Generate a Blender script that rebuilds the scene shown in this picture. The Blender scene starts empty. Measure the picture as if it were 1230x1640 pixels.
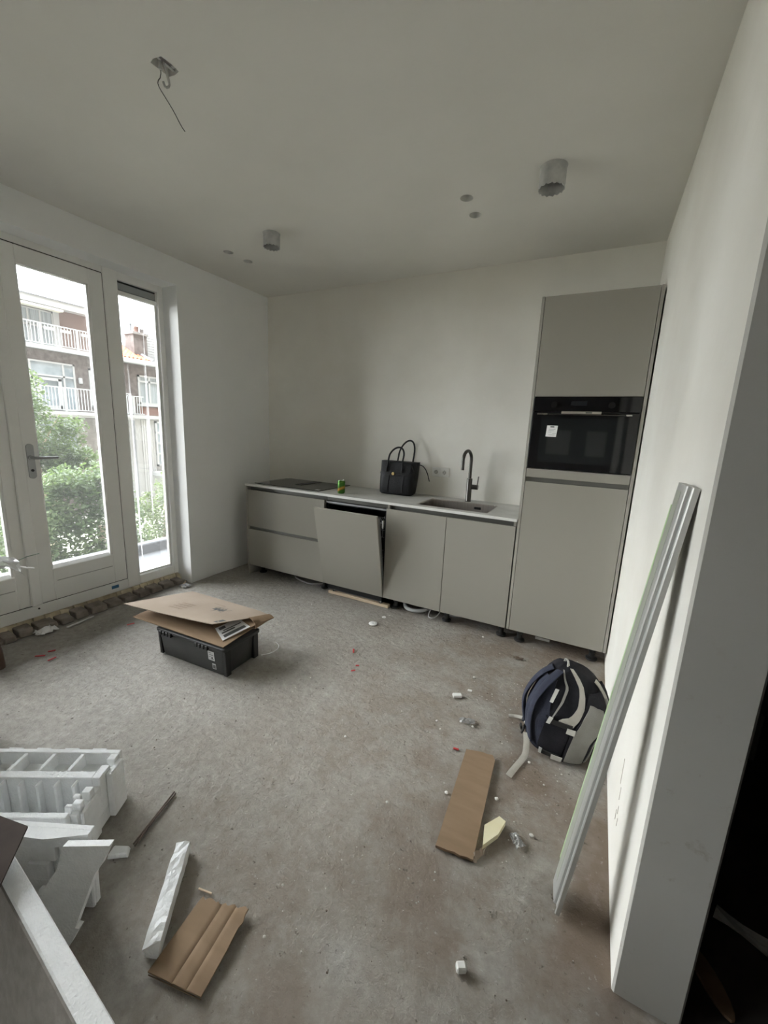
import bpy, bmesh, math, random
import numpy as np
from mathutils import Vector, Matrix, noise
from mathutils.geometry import delaunay_2d_cdt
random.seed(7); np.random.seed(7)
S = bpy.context.scene
COL = S.collection
PI = math.pi

# ------------------------------------------------------------------ camera
cd = bpy.data.cameras.new('camera'); cam = bpy.data.objects.new('camera', cd); COL.objects.link(cam)
_cy, _sy = math.cos(-.4738), math.sin(-.4738); _cp, _sp = math.cos(-.1973), math.sin(-.1973)
_cr, _sr = math.cos(.0436), math.sin(.0436)
fw = Vector((_sy*_cp, _cy*_cp, _sp)); rt = Vector((_cy, -_sy, 0)); up = rt.cross(fw)
R0 = _cr*rt+_sr*up; U0 = -_sr*rt+_cr*up
cam.matrix_world = Matrix(((R0.x, U0.x, -fw.x, 3.198), (R0.y, U0.y, -fw.y, -3.4175), (R0.z, U0.z, -fw.z, 1.463), (0, 0, 0, 1)))
cd.sensor_fit = 'VERTICAL'; cd.sensor_height = 24.0; cd.sensor_width = 18.0
cd.lens = 24.0*651.4/1640.0
cd.clip_start = 0.05; cd.clip_end = 200
S.camera = cam

# ------------------------------------------------------------------ sky, exposure
def setup_world():
    w = bpy.data.worlds.new('overcast_sky'); S.world = w; w.use_nodes = True
    nt = w.node_tree; N = nt.nodes; N.clear(); L = nt.links
    out = N.new('ShaderNodeOutputWorld'); bg = N.new('ShaderNodeBackground')
    tc = N.new('ShaderNodeTexCoord'); sep = N.new('ShaderNodeSeparateXYZ')
    L.new(tc.outputs['Generated'], sep.inputs[0])
    mx = N.new('ShaderNodeMath'); mx.operation = 'MAXIMUM'; L.new(sep.outputs['Z'], mx.inputs[0]); mx.inputs[1].default_value = 0
    ma = N.new('ShaderNodeMath'); ma.operation = 'MULTIPLY_ADD'; L.new(mx.outputs[0], ma.inputs[0])
    ma.inputs[1].default_value = 2.0; ma.inputs[2].default_value = 1.0      # overcast: 1 + 2 sin(elevation)
    mp = N.new('ShaderNodeMapping'); L.new(tc.outputs['Generated'], mp.inputs[0]); mp.inputs['Scale'].default_value = (2.2, 2.2, 6)
    nz = N.new('ShaderNodeTexNoise'); nz.inputs['Scale'].default_value = 1.6; nz.inputs['Detail'].default_value = 5
    L.new(mp.outputs[0], nz.inputs['Vector'])
    cr = N.new('ShaderNodeValToRGB'); L.new(nz.outputs['Fac'], cr.inputs[0])
    cr.color_ramp.elements[0].position = .38; cr.color_ramp.elements[0].color = (.66, .74, .82, 1)
    cr.color_ramp.elements[1].position = .66; cr.color_ramp.elements[1].color = (1, 1.0, 1.0, 1)
    st = N.new('ShaderNodeMath'); st.operation = 'MULTIPLY'; L.new(ma.outputs[0], st.inputs[0]); st.inputs[1].default_value = SKY
    L.new(cr.outputs[0], bg.inputs['Color']); L.new(st.outputs[0], bg.inputs['Strength'])
    L.new(bg.outputs[0], out.inputs[0])
SKY = 1.05
setup_world()
# hazy sun, added over the roofs opposite to brighten the room
sl = bpy.data.lights.new('hazy_sun', 'SUN'); sun = bpy.data.objects.new('hazy_sun', sl); COL.objects.link(sun)
sl.energy = 1.8; sl.angle = math.radians(90); sl.color = (1.0, .985, .95)
sun.rotation_euler = Vector((.72, .48, -.44)).to_track_quat('-Z', 'Y').to_euler()
S.view_settings.view_transform = 'Standard'; S.view_settings.look = 'None'
S.view_settings.exposure = 3.45; S.view_settings.gamma = 1.0; S.view_settings.use_curve_mapping = False
S.cycles.max_bounces = 14; S.cycles.diffuse_bounces = 9; S.cycles.glossy_bounces = 5
S.cycles.transparent_max_bounces = 12; S.cycles.use_denoising = True
S.cycles.caustics_reflective = False; S.cycles.caustics_refractive = False

# ------------------------------------------------------------------ materials
def mat(name, c, rough=.6, metal=0., c2=None, nscale=6., det=4., lo=.35, hi=.65, bump=0., bscale=40., spec=.5,
        c3=None, n3=1.2, coat=0., sx=1., sy=1., sz=1.):
    m = bpy.data.materials.new(name); m.use_nodes = True
    nt = m.node_tree; N = nt.nodes; L = nt.links; b = N['Principled BSDF']
    b.inputs['Base Color'].default_value = (*c, 1); b.inputs['Roughness'].default_value = rough
    b.inputs['Metallic'].default_value = metal; b.inputs['Specular IOR Level'].default_value = spec
    if coat: b.inputs['Coat Weight'].default_value = coat; b.inputs['Coat Roughness'].default_value = .12
    tc = N.new('ShaderNodeTexCoord'); mp = N.new('ShaderNodeMapping'); L.new(tc.outputs['Object'], mp.inputs[0])
    mp.inputs['Scale'].default_value = (sx, sy, sz)
    last = None
    if c2:
        nz = N.new('ShaderNodeTexNoise'); nz.inputs['Scale'].default_value = nscale; nz.inputs['Detail'].default_value = det
        L.new(mp.outputs[0], nz.inputs['Vector'])
        r = N.new('ShaderNodeValToRGB'); L.new(nz.outputs['Fac'], r.inputs[0])
        r.color_ramp.elements[0].position = lo; r.color_ramp.elements[0].color = (*c, 1)
        r.color_ramp.elements[1].position = hi; r.color_ramp.elements[1].color = (*c2, 1)
        last = r.outputs[0]
        if c3:
            n2 = N.new('ShaderNodeTexNoise'); n2.inputs['Scale'].default_value = n3; n2.inputs['Detail'].default_value = 6
            L.new(mp.outputs[0], n2.inputs['Vector'])
            r2 = N.new('ShaderNodeValToRGB'); L.new(n2.outputs['Fac'], r2.inputs[0])
            r2.color_ramp.elements[0].position = .45; r2.color_ramp.elements[0].color = (0, 0, 0, 1)
            r2.color_ramp.elements[1].position = .7; r2.color_ramp.elements[1].color = (1, 1, 1, 1)
            mixn = N.new('ShaderNodeMix'); mixn.data_type = 'RGBA'
            L.new(r2.outputs[0], mixn.inputs['Factor']); L.new(last, mixn.inputs['A']); mixn.inputs['B'].default_value = (*c3, 1)
            last = mixn.outputs['Result']
        L.new(last, b.inputs['Base Color'])
    if bump:
        nb = N.new('ShaderNodeTexNoise'); nb.inputs['Scale'].default_value = bscale; nb.inputs['Detail'].default_value = 5
        L.new(mp.outputs[0], nb.inputs['Vector'])
        bp = N.new('ShaderNodeBump'); bp.inputs['Strength'].default_value = bump; bp.inputs['Distance'].default_value = .01
        L.new(nb.outputs['Fac'], bp.inputs['Height']); L.new(bp.outputs[0], b.inputs['Normal'])
    return m

M = {}
M['wall'] = mat('plaster_wall', (.77, .755, .70), .9, c2=(.85, .84, .79), nscale=1.7, det=7, lo=.3, hi=.62, bump=.12, bscale=28, spec=.2, c3=(.76, .735, .67), n3=.9)
M['wallw'] = mat('painted_wall', (.80, .81, .80), .85, c2=(.84, .845, .835), nscale=1.4, bump=.06, bscale=60, spec=.2)
M['ceil'] = mat('ceiling_plaster', (.70, .69, .645), .95, c2=(.76, .75, .705), nscale=1.1, det=5, bump=.05, bscale=30, spec=.1)
M['hall'] = mat('shaded_hall_wall', (.06, .055, .05), .9, c2=(.03, .028, .025), nscale=3)  # darkness of the unlit hall is put into this colour
M['frame'] = mat('white_frame_paint', (.80, .80, .77), .35, c2=(.84, .84, .81), nscale=3, spec=.4)
M['gap'] = mat('dark_gap', (.05, .05, .045), .8)
M['kit'] = mat('grey_lacquer', (.30, .285, .25), .17, spec=.5)
M['kitm'] = mat('grey_melamine', (.32, .305, .27), .45, spec=.4)
M['chan'] = mat('grip_channel_grey', (.15, .15, .135), .4, metal=.3)
M['top'] = mat('light_stone', (.46, .46, .435), .42, c2=(.56, .56, .535), nscale=9, det=8, lo=.3, hi=.7)
M['hob'] = mat('black_ceramic_glass', (.028, .028, .03), .22, spec=.6)
M['black'] = mat('black_plastic', (.018, .018, .018), .45)
M['foot'] = mat('black_foot_plastic', (.014, .014, .014), .5)
M['steel'] = mat('brushed_steel', (.40, .37, .34), .38, metal=.85, c2=(.46, .43, .40), nscale=4, sx=30)
M['chrome'] = mat('chrome', (.75, .74, .72), .18, metal=1)
M['hgrey'] = mat('satin_handle_metal', (.40, .41, .41), .42, metal=.6)
M['gun'] = mat('gunmetal', (.10, .095, .088), .30, metal=.9)
M['oven'] = mat('oven_black_glass', (.006, .006, .007), .05, spec=.55)
M['ovenin'] = mat('oven_window_glass', (.012, .014, .015), .04, spec=.6)
M['paper'] = mat('white_label_paper', (.80, .80, .80), .7)
M['ink'] = mat('printed_ink', (.10, .10, .10), .7)
M['ink2'] = mat('faint_ink', (.42, .42, .43), .7)
M['leather'] = mat('black_leather', (.011, .012, .014), .45, bump=.25, bscale=120, spec=.3)
M['gold'] = mat('gold_metal', (.75, .58, .28), .25, metal=1)
M['eps'] = mat('white_polystyrene', (.80, .81, .81), .8, c2=(.85, .86, .86), nscale=30, bump=.35, bscale=160, spec=.2)
M['card'] = mat('brown_cardboard', (.25, .175, .112), .85, c2=(.29, .205, .135), nscale=5, det=5, spec=.1, sy=5)
M['cardl'] = mat('pale_cardboard', (.37, .30, .24), .85, c2=(.42, .345, .28), nscale=4, det=4, spec=.1)
M['cardd'] = mat('dark_brown_board', (.045, .032, .026), .8, c2=(.06, .044, .036), nscale=12, spec=.2)
M['cardedge'] = mat('cardboard_edge', (.20, .14, .09), .9)
M['brick'] = mat('dark_brick', (.19, .16, .14), .9, c2=(.33, .295, .26), nscale=14, det=6, lo=.35, hi=.7, bump=.5, bscale=50, spec=.15)
M['mortar'] = mat('crumbly_mortar', (.22, .20, .175), .95, c2=(.32, .29, .25), nscale=30, bump=.7, bscale=40)
M['pu'] = mat('yellow_foam', (.72, .64, .47), .9, c2=(.55, .47, .33), nscale=20, bump=.6, bscale=40)
M['wood'] = mat('pale_wood', (.62, .48, .33), .7, c2=(.70, .57, .41), nscale=3, sx=2, sy=25, sz=25)
M['alu'] = mat('dull_aluminium', (.44, .45, .43), .42, metal=.45, c2=(.52, .525, .51), nscale=6, sz=.3)
M['film'] = mat('green_tinted_film', (.42, .60, .30), .4, c2=(.50, .62, .42), nscale=14)
M['navy'] = mat('navy_fabric', (.030, .034, .052), .85, c2=(.045, .05, .072), nscale=12, bump=.3, bscale=200, spec=.2)
M['navyd'] = mat('black_fabric', (.014, .014, .018), .85, c2=(.022, .022, .027), nscale=14, bump=.3, bscale=200, spec=.2)
M['gfab'] = mat('grey_fabric', (.25, .245, .225), .85, c2=(.29, .285, .265), nscale=16, bump=.2, bscale=250, spec=.15)
M['tan'] = mat('pale_webbing', (.42, .40, .35), .85, c2=(.47, .45, .40), nscale=30, bump=.3, bscale=200, spec=.15)
M['buckle'] = mat('pale_reflective_tab', (.55, .55, .51), .5)
M['pipe'] = mat('grey_pipe', (.38, .385, .375), .6, c2=(.52, .52, .50), nscale=18, bump=.2, bscale=40)
M['wire'] = mat('grey_wire', (.25, .25, .24), .5)
M['white'] = mat('white_plastic', (.82, .82, .80), .4)
M['hose'] = mat('pale_grey_hose', (.62, .63, .63), .5)
M['red'] = mat('red_plastic', (.50, .05, .05), .5)
M['blue'] = mat('blue_tape', (.03, .12, .25), .5)
M['chip'] = mat('pale_chip', (.74, .73, .69), .9)
M['yel'] = mat('pale_yellow_foam', (.74, .68, .44), .8, c2=(.78, .73, .52), nscale=10)
M['rust'] = mat('rusty_iron', (.085, .065, .052), .7, c2=(.13, .09, .07), nscale=40)
M['foil'] = mat('crumpled_foil', (.78, .78, .78), .3, metal=.7)
M['crumb'] = mat('rubble_crumb', (.30, .275, .235), .95, c2=(.58, .55, .50), nscale=3, lo=.4, hi=.6)
M['dirt'] = mat('brown_dirt', (.13, .10, .075), .95)
M['oakd'] = mat('dark_wood', (.085, .055, .042), .6, c2=(.12, .08, .06), nscale=8, sz=.2)
M['bark'] = mat('bark', (.34, .28, .19), .9, c2=(.42, .36, .26), nscale=20, bump=.4)
M['granule'] = mat('grey_bitumen', (.028, .029, .031), .95, c2=(.046, .048, .050), nscale=90, bump=.3, bscale=200)
M['ebrick'] = mat('weathered_brick', (.085, .074, .068), .9, c2=(.14, .124, .115), nscale=5, bump=.3)
M['ebrickr'] = mat('reddish_brick', (.14, .078, .06), .9, c2=(.17, .10, .08), nscale=6)
M['ebrickp'] = mat('pink_brown_brick', (.15, .108, .092), .9, c2=(.18, .132, .115), nscale=3)
M['ewhite'] = mat('white_exterior_paint', (.31, .32, .315), .7)
M['eglass'] = mat('dark_house_glass', (.16, .20, .22), .08, c2=(.26, .30, .32), nscale=2)
M['curtain'] = mat('net_curtain', (.15, .175, .18), .9, c2=(.26, .29, .30), nscale=3, sy=9, sz=.2)
M['erail'] = mat('grey_rail', (.42, .45, .45), .5)
M['econc'] = mat('grey_render', (.18, .175, .165), .9, c2=(.24, .23, .22), nscale=3)
M['tile'] = mat('orange_roof_tile', (.34, .088, .035), .8, c2=(.42, .13, .06), nscale=5)
M['lead'] = mat('lead_flashing', (.16, .17, .18), .6)
M['orange'] = mat('orange_plastic', (.75, .33, .08), .5)
M['gravel'] = mat('garden_ground', (.20, .19, .16), .95, c2=(.30, .29, .25), nscale=2)

def leaf_mat(name, a, b_, t):
    m = mat(name, a, .5, c2=b_, nscale=2.2, det=3, spec=.3)
    nt = m.node_tree; b = nt.nodes['Principled BSDF']; o = nt.nodes['Material Output']
    tr = nt.nodes.new('ShaderNodeBsdfTranslucent'); tr.inputs[0].default_value = (*t, 1)
    mi = nt.nodes.new('ShaderNodeMixShader'); mi.inputs[0].default_value = .35
    nt.links.new(b.outputs[0], mi.inputs[1]); nt.links.new(tr.outputs[0], mi.inputs[2]); nt.links.new(mi.outputs[0], o.inputs[0])
    return m
M['leafd'] = leaf_mat('deep_leaf', (.036, .062, .026), (.085, .12, .05), (.10, .145, .045))
M['leafl'] = leaf_mat('light_leaf', (.06, .09, .036), (.125, .16, .07), (.14, .19, .065))

def glass_mat(name, streak=0., haze=.015):
    m = bpy.data.materials.new(name); m.use_nodes = True
    nt = m.node_tree; N = nt.nodes; L = nt.links; N.clear()
    o = N.new('ShaderNodeOutputMaterial'); t = N.new('ShaderNodeBsdfTransparent'); g = N.new('ShaderNodeBsdfGlossy')
    t.inputs[0].default_value = (.98, .985, .985, 1); g.inputs['Roughness'].default_value = .01
    fr = N.new('ShaderNodeFresnel'); fr.inputs['IOR'].default_value = 1.45
    m1 = N.new('ShaderNodeMixShader'); L.new(fr.outputs[0], m1.inputs[0]); L.new(t.outputs[0], m1.inputs[1]); L.new(g.outputs[0], m1.inputs[2])
    d = N.new('ShaderNodeBsdfDiffuse'); d.inputs[0].default_value = (.8, .8, .8, 1)
    tl = N.new('ShaderNodeBsdfTranslucent'); tl.inputs[0].default_value = (.8, .8, .8, 1)
    ad = N.new('ShaderNodeMixShader'); L.new(d.outputs[0], ad.inputs[1]); L.new(tl.outputs[0], ad.inputs[2]); ad.inputs[0].default_value = .6
    m2 = N.new('ShaderNodeMixShader'); L.new(m1.outputs[0], m2.inputs[1]); L.new(ad.outputs[0], m2.inputs[2])
    m2.inputs[0].default_value = haze
    if streak:
        tc = N.new('ShaderNodeTexCoord'); mp = N.new('ShaderNodeMapping'); L.new(tc.outputs['Object'], mp.inputs[0])
        mp.inputs['Scale'].default_value = (1, 34, .5)
        nz = N.new('ShaderNodeTexNoise'); nz.inputs['Scale'].default_value = 1.; nz.inputs['Detail'].default_value = 2; L.new(mp.outputs[0], nz.inputs['Vector'])
        r = N.new('ShaderNodeValToRGB'); L.new(nz.outputs['Fac'], r.inputs[0])
        r.color_ramp.elements[0].position = .60; r.color_ramp.elements[0].color = (haze,)*3+(1,)
        r.color_ramp.elements[1].position = .72; r.color_ramp.elements[1].color = (streak,)*3+(1,)
        sp = N.new('ShaderNodeSeparateXYZ'); L.new(tc.outputs['Object'], sp.inputs[0])
        mr = N.new('ShaderNodeMapRange'); L.new(sp.outputs['Z'], mr.inputs['Value'])
        mr.inputs['From Min'].default_value = 1.5; mr.inputs['From Max'].default_value = .5
        mr.inputs['To Min'].default_value = .25; mr.inputs['To Max'].default_value = 1.
        mu = N.new('ShaderNodeMath'); mu.operation = 'MULTIPLY'; L.new(r.outputs[0], mu.inputs[0]); L.new(mr.outputs[0], mu.inputs[1])
        L.new(mu.outputs[0], m2.inputs[0])
    L.new(m2.outputs[0], o.inputs[0])
    return m
M['glass'] = glass_mat('window_glass')
M['glassd'] = glass_mat('paint_streaked_glass', .42, .025)
M['sheet'] = glass_mat('thin_plastic_sheet', 0, .38)

def floor_mat():
    m = bpy.data.materials.new('rough_concrete'); m.use_nodes = True
    nt = m.node_tree; N = nt.nodes; L = nt.links; b = N['Principled BSDF']
    b.inputs['Roughness'].default_value = .92; b.inputs['Specular IOR Level'].default_value = .2
    tc = N.new('ShaderNodeTexCoord')
    def nz(s, d, off=0, rough=.55):
        mp = N.new('ShaderNodeMapping'); L.new(tc.outputs['Object'], mp.inputs[0]); mp.inputs['Location'].default_value = (off, off*2, 0)
        n = N.new('ShaderNodeTexNoise'); n.inputs['Scale'].default_value = s; n.inputs['Detail'].default_value = d; n.inputs['Roughness'].default_value = rough
        L.new(mp.outputs[0], n.inputs['Vector']); return n.outputs['Fac']
    def ramp(v, p0, c0, p1, c1):
        r = N.new('ShaderNodeValToRGB'); L.new(v, r.inputs[0]); e = r.color_ramp.elements
        e[0].position = p0; e[0].color = (*c0, 1); e[1].position = p1; e[1].color = (*c1, 1); return r.outputs[0]
    def mix(f, a, c):
        x = N.new('ShaderNodeMix'); x.data_type = 'RGBA'; L.new(f, x.inputs['Factor']); L.new(a, x.inputs['A'])
        if isinstance(c, tuple): x.inputs['B'].default_value = (*c, 1)
        else: L.new(c, x.inputs['B'])
        return x.outputs['Result']
    base = ramp(nz(1.3, 8), .3, (.32, .30, .265), .7, (.45, .43, .39))
    fine = ramp(nz(26, 6, 3, .7), .3, (.25, .235, .21), .72, (.49, .47, .435))
    x = N.new('ShaderNodeMix'); x.data_type = 'RGBA'; x.inputs['Factor'].default_value = .6; L.new(base, x.inputs['A']); L.new(fine, x.inputs['B'])
    c = x.outputs['Result']
    # brown dirt gathers along the right hand wall
    sp = N.new('ShaderNodeSeparateXYZ'); L.new(tc.outputs['Object'], sp.inputs[0])
    mr = N.new('ShaderNodeMapRange'); L.new(sp.outputs['X'], mr.inputs['Value']); mr.inputs['From Min'].default_value = 1.2; mr.inputs['From Max'].default_value = 3.3
    dm = N.new('ShaderNodeMath'); dm.operation = 'MULTIPLY'; L.new(mr.outputs[0], dm.inputs[0]); L.new(ramp(nz(3.2, 7, 7), .32, (0, 0, 0), .58, (.9, .9, .9)), dm.inputs[1])
    c = mix(dm.outputs[0], c, (.205, .155, .115))
    c = mix(ramp(nz(5, 7, 11, .65), .60, (0, 0, 0), .74, (.55, .55, .55)), c, (.47, .455, .425))   # plaster dust
    c = mix(ramp(nz(70, 3, 5), .66, (0, 0, 0), .76, (.5, .5, .5)), c, (.50, .48, .44))            # pale grains
    c = mix(ramp(nz(48, 4, 17), .66, (0, 0, 0), .74, (.85, .85, .85)), c, (.10, .085, .07))        # dark grains
    L.new(c, b.inputs['Base Color'])
    ad = N.new('ShaderNodeMath'); ad.operation = 'ADD'; L.new(nz(34, 8, 2, .7), ad.inputs[0]); L.new(nz(9, 6, 4), ad.inputs[1])
    bp = N.new('ShaderNodeBump'); bp.inputs['Strength'].default_value = .9; bp.inputs['Distance'].default_value = .012
    L.new(ad.outputs[0], bp.inputs['Height']); L.new(bp.outputs[0], b.inputs['Normal'])
    return m
M['floor'] = floor_mat()

# ------------------------------------------------------------------ mesh builder
class MB:
    def __init__(s): s.v = []; s.f = []
    def add(s, vs, fs):
        o = len(s.v); s.v += [tuple(v) for v in vs]; s.f += [tuple(i+o for i in f) for f in fs]; return s
    def box(s, x0, x1, y0, y1, z0, z1, bev=0.):
        if x0 > x1: x0, x1 = x1, x0
        if y0 > y1: y0, y1 = y1, y0
        if z0 > z1: z0, z1 = z1, z0
        return s.hexa([(x0, y0, z0), (x1, y0, z0), (x1, y1, z0), (x0, y1, z0), (x0, y0, z1), (x1, y0, z1), (x1, y1, z1), (x0, y1, z1)], bev)
    def hexa(s, p, bev=0.):
        fs = [(3, 2, 1, 0), (4, 5, 6, 7), (0, 1, 5, 4), (1, 2, 6, 5), (2, 3, 7, 6), (3, 0, 4, 7)]
        if bev <= 0: return s.add(p, fs)
        bm = bmesh.new(); vs = [bm.verts.new(q) for q in p]
        for f in fs: bm.faces.new([vs[i] for i in f])
        bmesh.ops.bevel(bm, geom=bm.edges[:], offset=bev, segments=1, affect='EDGES', profile=.5)
        bm.verts.index_update()
        r = s.add([tuple(v.co) for v in bm.verts], [tuple(v.index for v in f.verts) for f in bm.faces]); bm.free(); return r
    def loft(s, rings, cap=True, closed=True):
        n = len(rings[0]); vs = [p for r in rings for p in r]; fs = []
        for i in range(len(rings)-1):
            for j in range(n if closed else n-1):
                k = (j+1) % n; fs.append((i*n+j, i*n+k, (i+1)*n+k, (i+1)*n+j))
        if cap and closed: fs.append(tuple(range(n-1, -1, -1))); fs.append(tuple((len(rings)-1)*n+j for j in range(n)))
        return s.add(vs, fs)
    def cyl(s, p0, p1, r0, r1=None, n=20, cap=True):
        r1 = r0 if r1 is None else r1
        p0 = Vector(p0); p1 = Vector(p1); d = (p1-p0).normalized()
        a = d.orthogonal().normalized(); b = d.cross(a)
        return s.loft([[p+(a*math.cos(2*PI*i/n)+b*math.sin(2*PI*i/n))*r for i in range(n)] for p, r in ((p0, r0), (p1, r1))], cap)
    def lathe(s, c, prof, n=28):      # prof: (r, z) list, about a vertical axis at c
        return s.loft([[(c[0]+r*math.cos(2*PI*i/n), c[1]+r*math.sin(2*PI*i/n), c[2]+z) for i in range(n)] for r, z in prof])
    def tube(s, pts, r, n=8, flat=None, smooth=0):
        P = [Vector(p) for p in pts]
        for _ in range(smooth):
            Q = [P[0]]
            for a, b in zip(P[:-1], P[1:]): Q += [a*.75+b*.25, a*.25+b*.75]
            P = Q+[P[-1]]
        rings = []; a = None
        for i, p in enumerate(P):
            d = (P[min(i+1, len(P)-1)]-P[max(i-1, 0)]).normalized()
            if a is None: a = flat.copy() if flat else d.orthogonal()
            a = (a-d*a.dot(d)).normalized(); b = d.cross(a)
            rr = r(i/(len(P)-1)) if callable(r) else r
            ra, rb = rr if isinstance(rr, tuple) else (rr, rr)
            rings.append([p+a*ra*math.cos(2*PI*k/n)+b*rb*math.sin(2*PI*k/n) for k in range(n)])
        return s.loft(rings)
    def prism(s, poly, fn, t0, t1):   # poly of 2D points, fn(u, v, t) -> xyz
        n = len(poly)
        return s.loft([[fn(u, v, t) for u, v in poly] for t in (t0, t1)])
    def sheet(s, grid, th):           # grid[i][j] points, thickened along the local normal
        ni, nj = len(grid), len(grid[0]); G = [[Vector(p) for p in r] for r in grid]; lo = []
        for i in range(ni):
            for j in range(nj):
                a = G[min(i+1, ni-1)][j]-G[max(i-1, 0)][j]; b = G[i][min(j+1, nj-1)]-G[i][max(j-1, 0)]
                nrm = a.cross(b)
                nrm = nrm.normalized() if nrm.length > 1e-9 else Vector((0, 0, 1))
                lo.append(G[i][j]-nrm*th)
        vs = [p for r in G for p in r]+lo; K = ni*nj; fs = []
        for i in range(ni-1):
            for j in range(nj-1):
                q = (i*nj+j, (i+1)*nj+j, (i+1)*nj+j+1, i*nj+j+1); fs.append(q); fs.append(tuple(K+k for k in reversed(q)))
        rim = [i*nj for i in range(ni)]+[(ni-1)*nj+j for j in range(1, nj)]+[i*nj+nj-1 for i in range(ni-2, -1, -1)]+[j for j in range(nj-2, 0, -1)]
        for a, b in zip(rim, rim[1:]+rim[:1]): fs.append((a, a+K, b+K, b))
        return s.add(vs, fs)
    def build(s, name, m, parent=None, smooth=False, off=None, kind=None):
        me = bpy.data.meshes.new(name); o = bpy.data.objects.new(name, me); COL.objects.link(o)
        off = Vector(off) if off is not None else (OFF.get(parent.name, Vector()) if parent else Vector())
        me.from_pydata([(v[0]-off.x, v[1]-off.y, v[2]-off.z) for v in s.v], [], s.f)
        bm = bmesh.new(); bm.from_mesh(me); bmesh.ops.recalc_face_normals(bm, faces=bm.faces[:]); bm.to_mesh(me); bm.free()
        me.materials.append(m if not isinstance(m, str) else M[m])
        if smooth:
            me.polygons.foreach_set('use_smooth', [True]*len(me.polygons))
            me.set_sharp_from_angle(angle=math.radians(smooth if smooth is not True else 40))
        OFF[o.name] = off
        if parent: o.parent = parent
        else: o.location = off
        if kind: o['kind'] = kind
        return o
OFF = {}
def tag(o, label, cat, group=None):
    o['label'] = label; o['category'] = cat
    if group: o['group'] = group
    return o
def thing(name, label, cat, loc=(0, 0, 0), group=None):
    o = bpy.data.objects.new(name, None); COL.objects.link(o); o.location = loc; o.empty_display_size = .1
    OFF[o.name] = Vector(loc); return tag(o, label, cat, group)
def struct(o): o['kind'] = 'structure'; return o
def bx(name, m, parent, *a, bev=0., smooth=False): return MB().box(*a, bev=bev).build(name, m, parent, smooth)
def single(name, mb, m, label, cat, loc, group=None, smooth=False):
    return tag(mb.build(name, m, None, smooth, off=loc), label, cat, group)

# ------------------------------------------------------------------ room numbers (metres; origin: back left corner of the room)
W = 3.417; H = 2.745; YP = -2.367; WT = .155        # right wall, ceiling, wall end, wall thickness
YJ = -1.04; YL = -3.27; ZL = 2.545; XF = -.17       # window recess
YB = -5.6                                           # wall behind the camera

# ================================================================== STRUCTURE
def flat_holes(name, m, x0, x1, y0, y1, z, holes, th):
    vs = [(x0, y0), (x1, y0), (x1, y1), (x0, y1)]; ed = [(0, 1), (1, 2), (2, 3), (3, 0)]
    for h in holes:
        o = len(vs); n = len(h); vs += h; ed += [(o+i, o+(i+1) % n) for i in range(n)]
    V2, E2, F2, *_ = delaunay_2d_cdt([Vector(v) for v in vs], ed, [], 0, 1e-6)
    def inside(p, poly):
        r = False; j = len(poly)-1
        for i in range(len(poly)):
            if (poly[i][1] > p[1]) != (poly[j][1] > p[1]) and p[0] < (poly[j][0]-poly[i][0])*(p[1]-poly[i][1])/(poly[j][1]-poly[i][1])+poly[i][0]: r = not r
            j = i
        return r
    fs = [f for f in F2 if not any(inside(((V2[f[0]].x+V2[f[1]].x+V2[f[2]].x)/3, (V2[f[0]].y+V2[f[1]].y+V2[f[2]].y)/3), h) for h in holes)]
    b = MB(); b.add([(v.x, v.y, z) for v in V2], [tuple(reversed(f)) for f in fs])
    b.box(x0, x1, y0, y1, z+th, z+th+.05)
    for h in holes:
        n = len(h)
        b.add([(p[0], p[1], z) for p in h]+[(p[0], p[1], z+th) for p in h], [(i, (i+1) % n, n+(i+1) % n, n+i) for i in range(n)])
    return b.build(name, m)
def circ(x, y, r, n=28): return [(x+r*math.cos(2*PI*i/n), y+r*math.sin(2*PI*i/n)) for i in range(n)]
SPOTS = [(.505, -.955), (.515, -.767), (2.372, -.968), (2.368, -.775)]
jb = [(1.566, -2.262), (1.590, -2.268), (1.627, -2.262), (1.631, -2.225), (1.628, -2.192), (1.600, -2.188), (1.572, -2.192), (1.569, -2.23)]
ceiling = struct(flat_holes('ceiling', M['ceil'], -.3, 5.2, YB, .1, H, [circ(x, y, .036) for x, y in SPOTS]+[jb], .16))

def make_floor():
    xs = np.arange(-.34, 5.21, .03); ys = np.arange(YB, .01, .03); nx, ny = len(xs), len(ys)
    b = MB(); vs = []
    for y in ys:
        for x in xs:
            z = noise.fractal(Vector((x*2.2, y*2.2, 3.1)), 1.0, 2.0, 4)*.0045+noise.noise(Vector((x*14, y*14, .5)))*.0016
            vs.append((x, y, min(-.0005, z-.004)))
    b.add(vs, [(j*nx+i, j*nx+i+1, (j+1)*nx+i+1, (j+1)*nx+i) for j in range(ny-1) for i in range(nx-1)])
    o = b.build('floor', 'floor', smooth=180); return struct(o)
floor = make_floor()
struct(MB().box(-.05, 5.2, 0, .12, -.05, H).build('wall_back', 'wall'))
b = MB(); b.box(-.30, 0, YJ, .0, -.06, H); b.box(-.30, 0, -4.70, YL, -.06, H); b.box(-.30, 0, YB, -5.40, -.06, H); b.box(-.30, 0, -5.40, -4.70, 2.55, H); b.box(-.30, 0, -5.40, -4.70, -.06, .10); b.box(-.30, 0, YL, YJ, ZL, H)
struct(b.build('wall_left', 'wallw'))
b = MB(); b.hexa([(W, YP, -.02), (W+WT, YP, -.02), (W+WT, .0, -.02), (W, .0, -.02), (W, YP, H), (W+WT, YP, H), (W+WT, .0, H), (W, .0, H)], bev=.006)
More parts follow.
